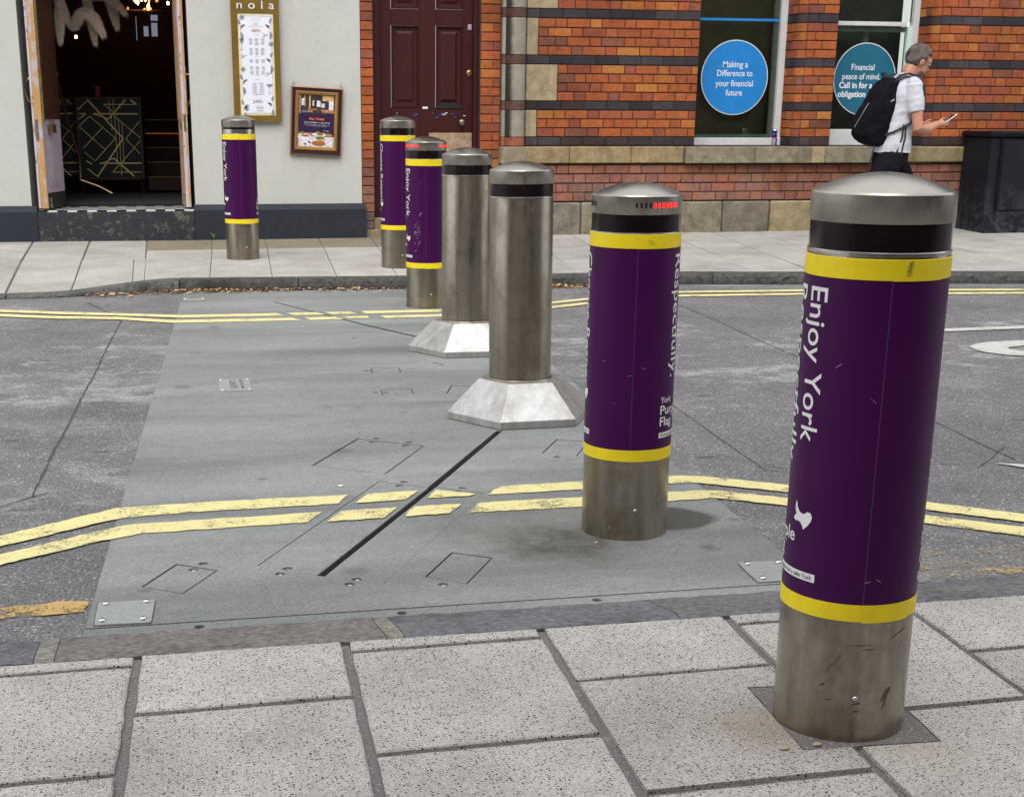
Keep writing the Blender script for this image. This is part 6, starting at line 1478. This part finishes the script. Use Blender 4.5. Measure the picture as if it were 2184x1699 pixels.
can_patch(-110, 30, .085, .148, 'can_blue', 12); can_patch(0, 110, .012, .075, 'can_blue', 12); can_patch(-100, 20, .072, .085, 'can_red'); can_patch(10, 60, .066, .080, 'can_red'); can_patch(-110, 110, .008, .012, 'can_blue')
# leaves in the gutter
random.seed(21); lb = [B(), B()]
for i in range(1500):
    x = random.choice([random.uniform(-.45, 1.9), random.gauss(.35, .25), random.uniform(2.3, 3.6), random.gauss(2.9, .3)]); y = fky(x)-abs(random.gauss(0, .075))-.008; s_ = random.uniform(.004, .02) if i % 12 else random.uniform(.02, .038); a_ = random.uniform(0, 6.3)
    u_ = Vector((math.cos(a_), math.sin(a_), random.uniform(-.4, .4)))*s_; w_ = Vector((-math.sin(a_), math.cos(a_), random.uniform(-.4, .4)))*s_*.5; c_ = Vector((x, y, .008+random.uniform(0, .012)))
    lb[i % 3 == 0].add([c_-u_, c_-w_+Vector((0, 0, .003)), c_+u_, c_+w_+Vector((0, 0, .003))], [(0, 1, 2, 3)])
for b, mt, l_ in ((lb[0], 'leaf_brown', 'brown leaf litter lying along the foot of the far kerb'), (lb[1], 'leaf_tan', 'tan dry leaves scattered among the brown litter at the far kerb')): tag(b.put('leaf_litter', mt), l_, 'leaf litter', kind='stuff')
def litter(x, y, z, s_, mt, lab, nm='litter', cat='litter'):
    b = B(); n = 7; vs = [(x+s_*random.uniform(.6, 1)*math.cos(2*PI*k/n), y+s_*random.uniform(.4, .8)*math.sin(2*PI*k/n), z+random.uniform(0, .004)) for k in range(n)]+[(x, y, z+.006)]
    tag(B().add(vs, [(k, (k+1) % n, n) for k in range(n)]).put(nm, mt), lab, cat)
litter(.636, 4.985, DT+.001, .014, 'litter_white', 'white scrap of paper on the plate deck left of the long hatch')
litter(1.33, 4.13, DT+.001, .008, 'pebble', 'tiny pebble lying by the foot of the red-lit bollard near the lines', 'pebble', 'pebble')
litter(.20, 10.86, .02, .03, 'litter_white', 'crumpled white paper among the leaves at the far kerb')
for x, y, s_, l_ in ((1.225, 2.50, .012, 'pale flat pebble beside the mortar patch of the nearest bollard'), (1.30, 2.505, .011, 'brown oval pebble on the mortar patch at the nearest bollard')):
    o = B().ell((x, y, .0515), (s_, s_*.55, .004), 12).put('pebble', 'pebble', None, True); tag(o, l_, 'pebble')
wd_ = empty('weed', (.62, WY-.09, .14), 'small yellow-green weed at the foot of the navy plinth', 'plant')
wb_ = B()
for k in range(14):
    a_ = random.uniform(0, 6.3); l_ = random.uniform(.03, .06); wb_.add([(.62, WY-.09, .14), (.62+.006, WY-.088, .14+l_*.5), (.62+math.cos(a_)*l_*.6, WY-.09+math.sin(a_)*l_*.3, .14+l_), (.62-.006, WY-.092, .14+l_*.5)], [(0, 1, 2, 3)])
wb_.put('leaves', 'weed', wd_)
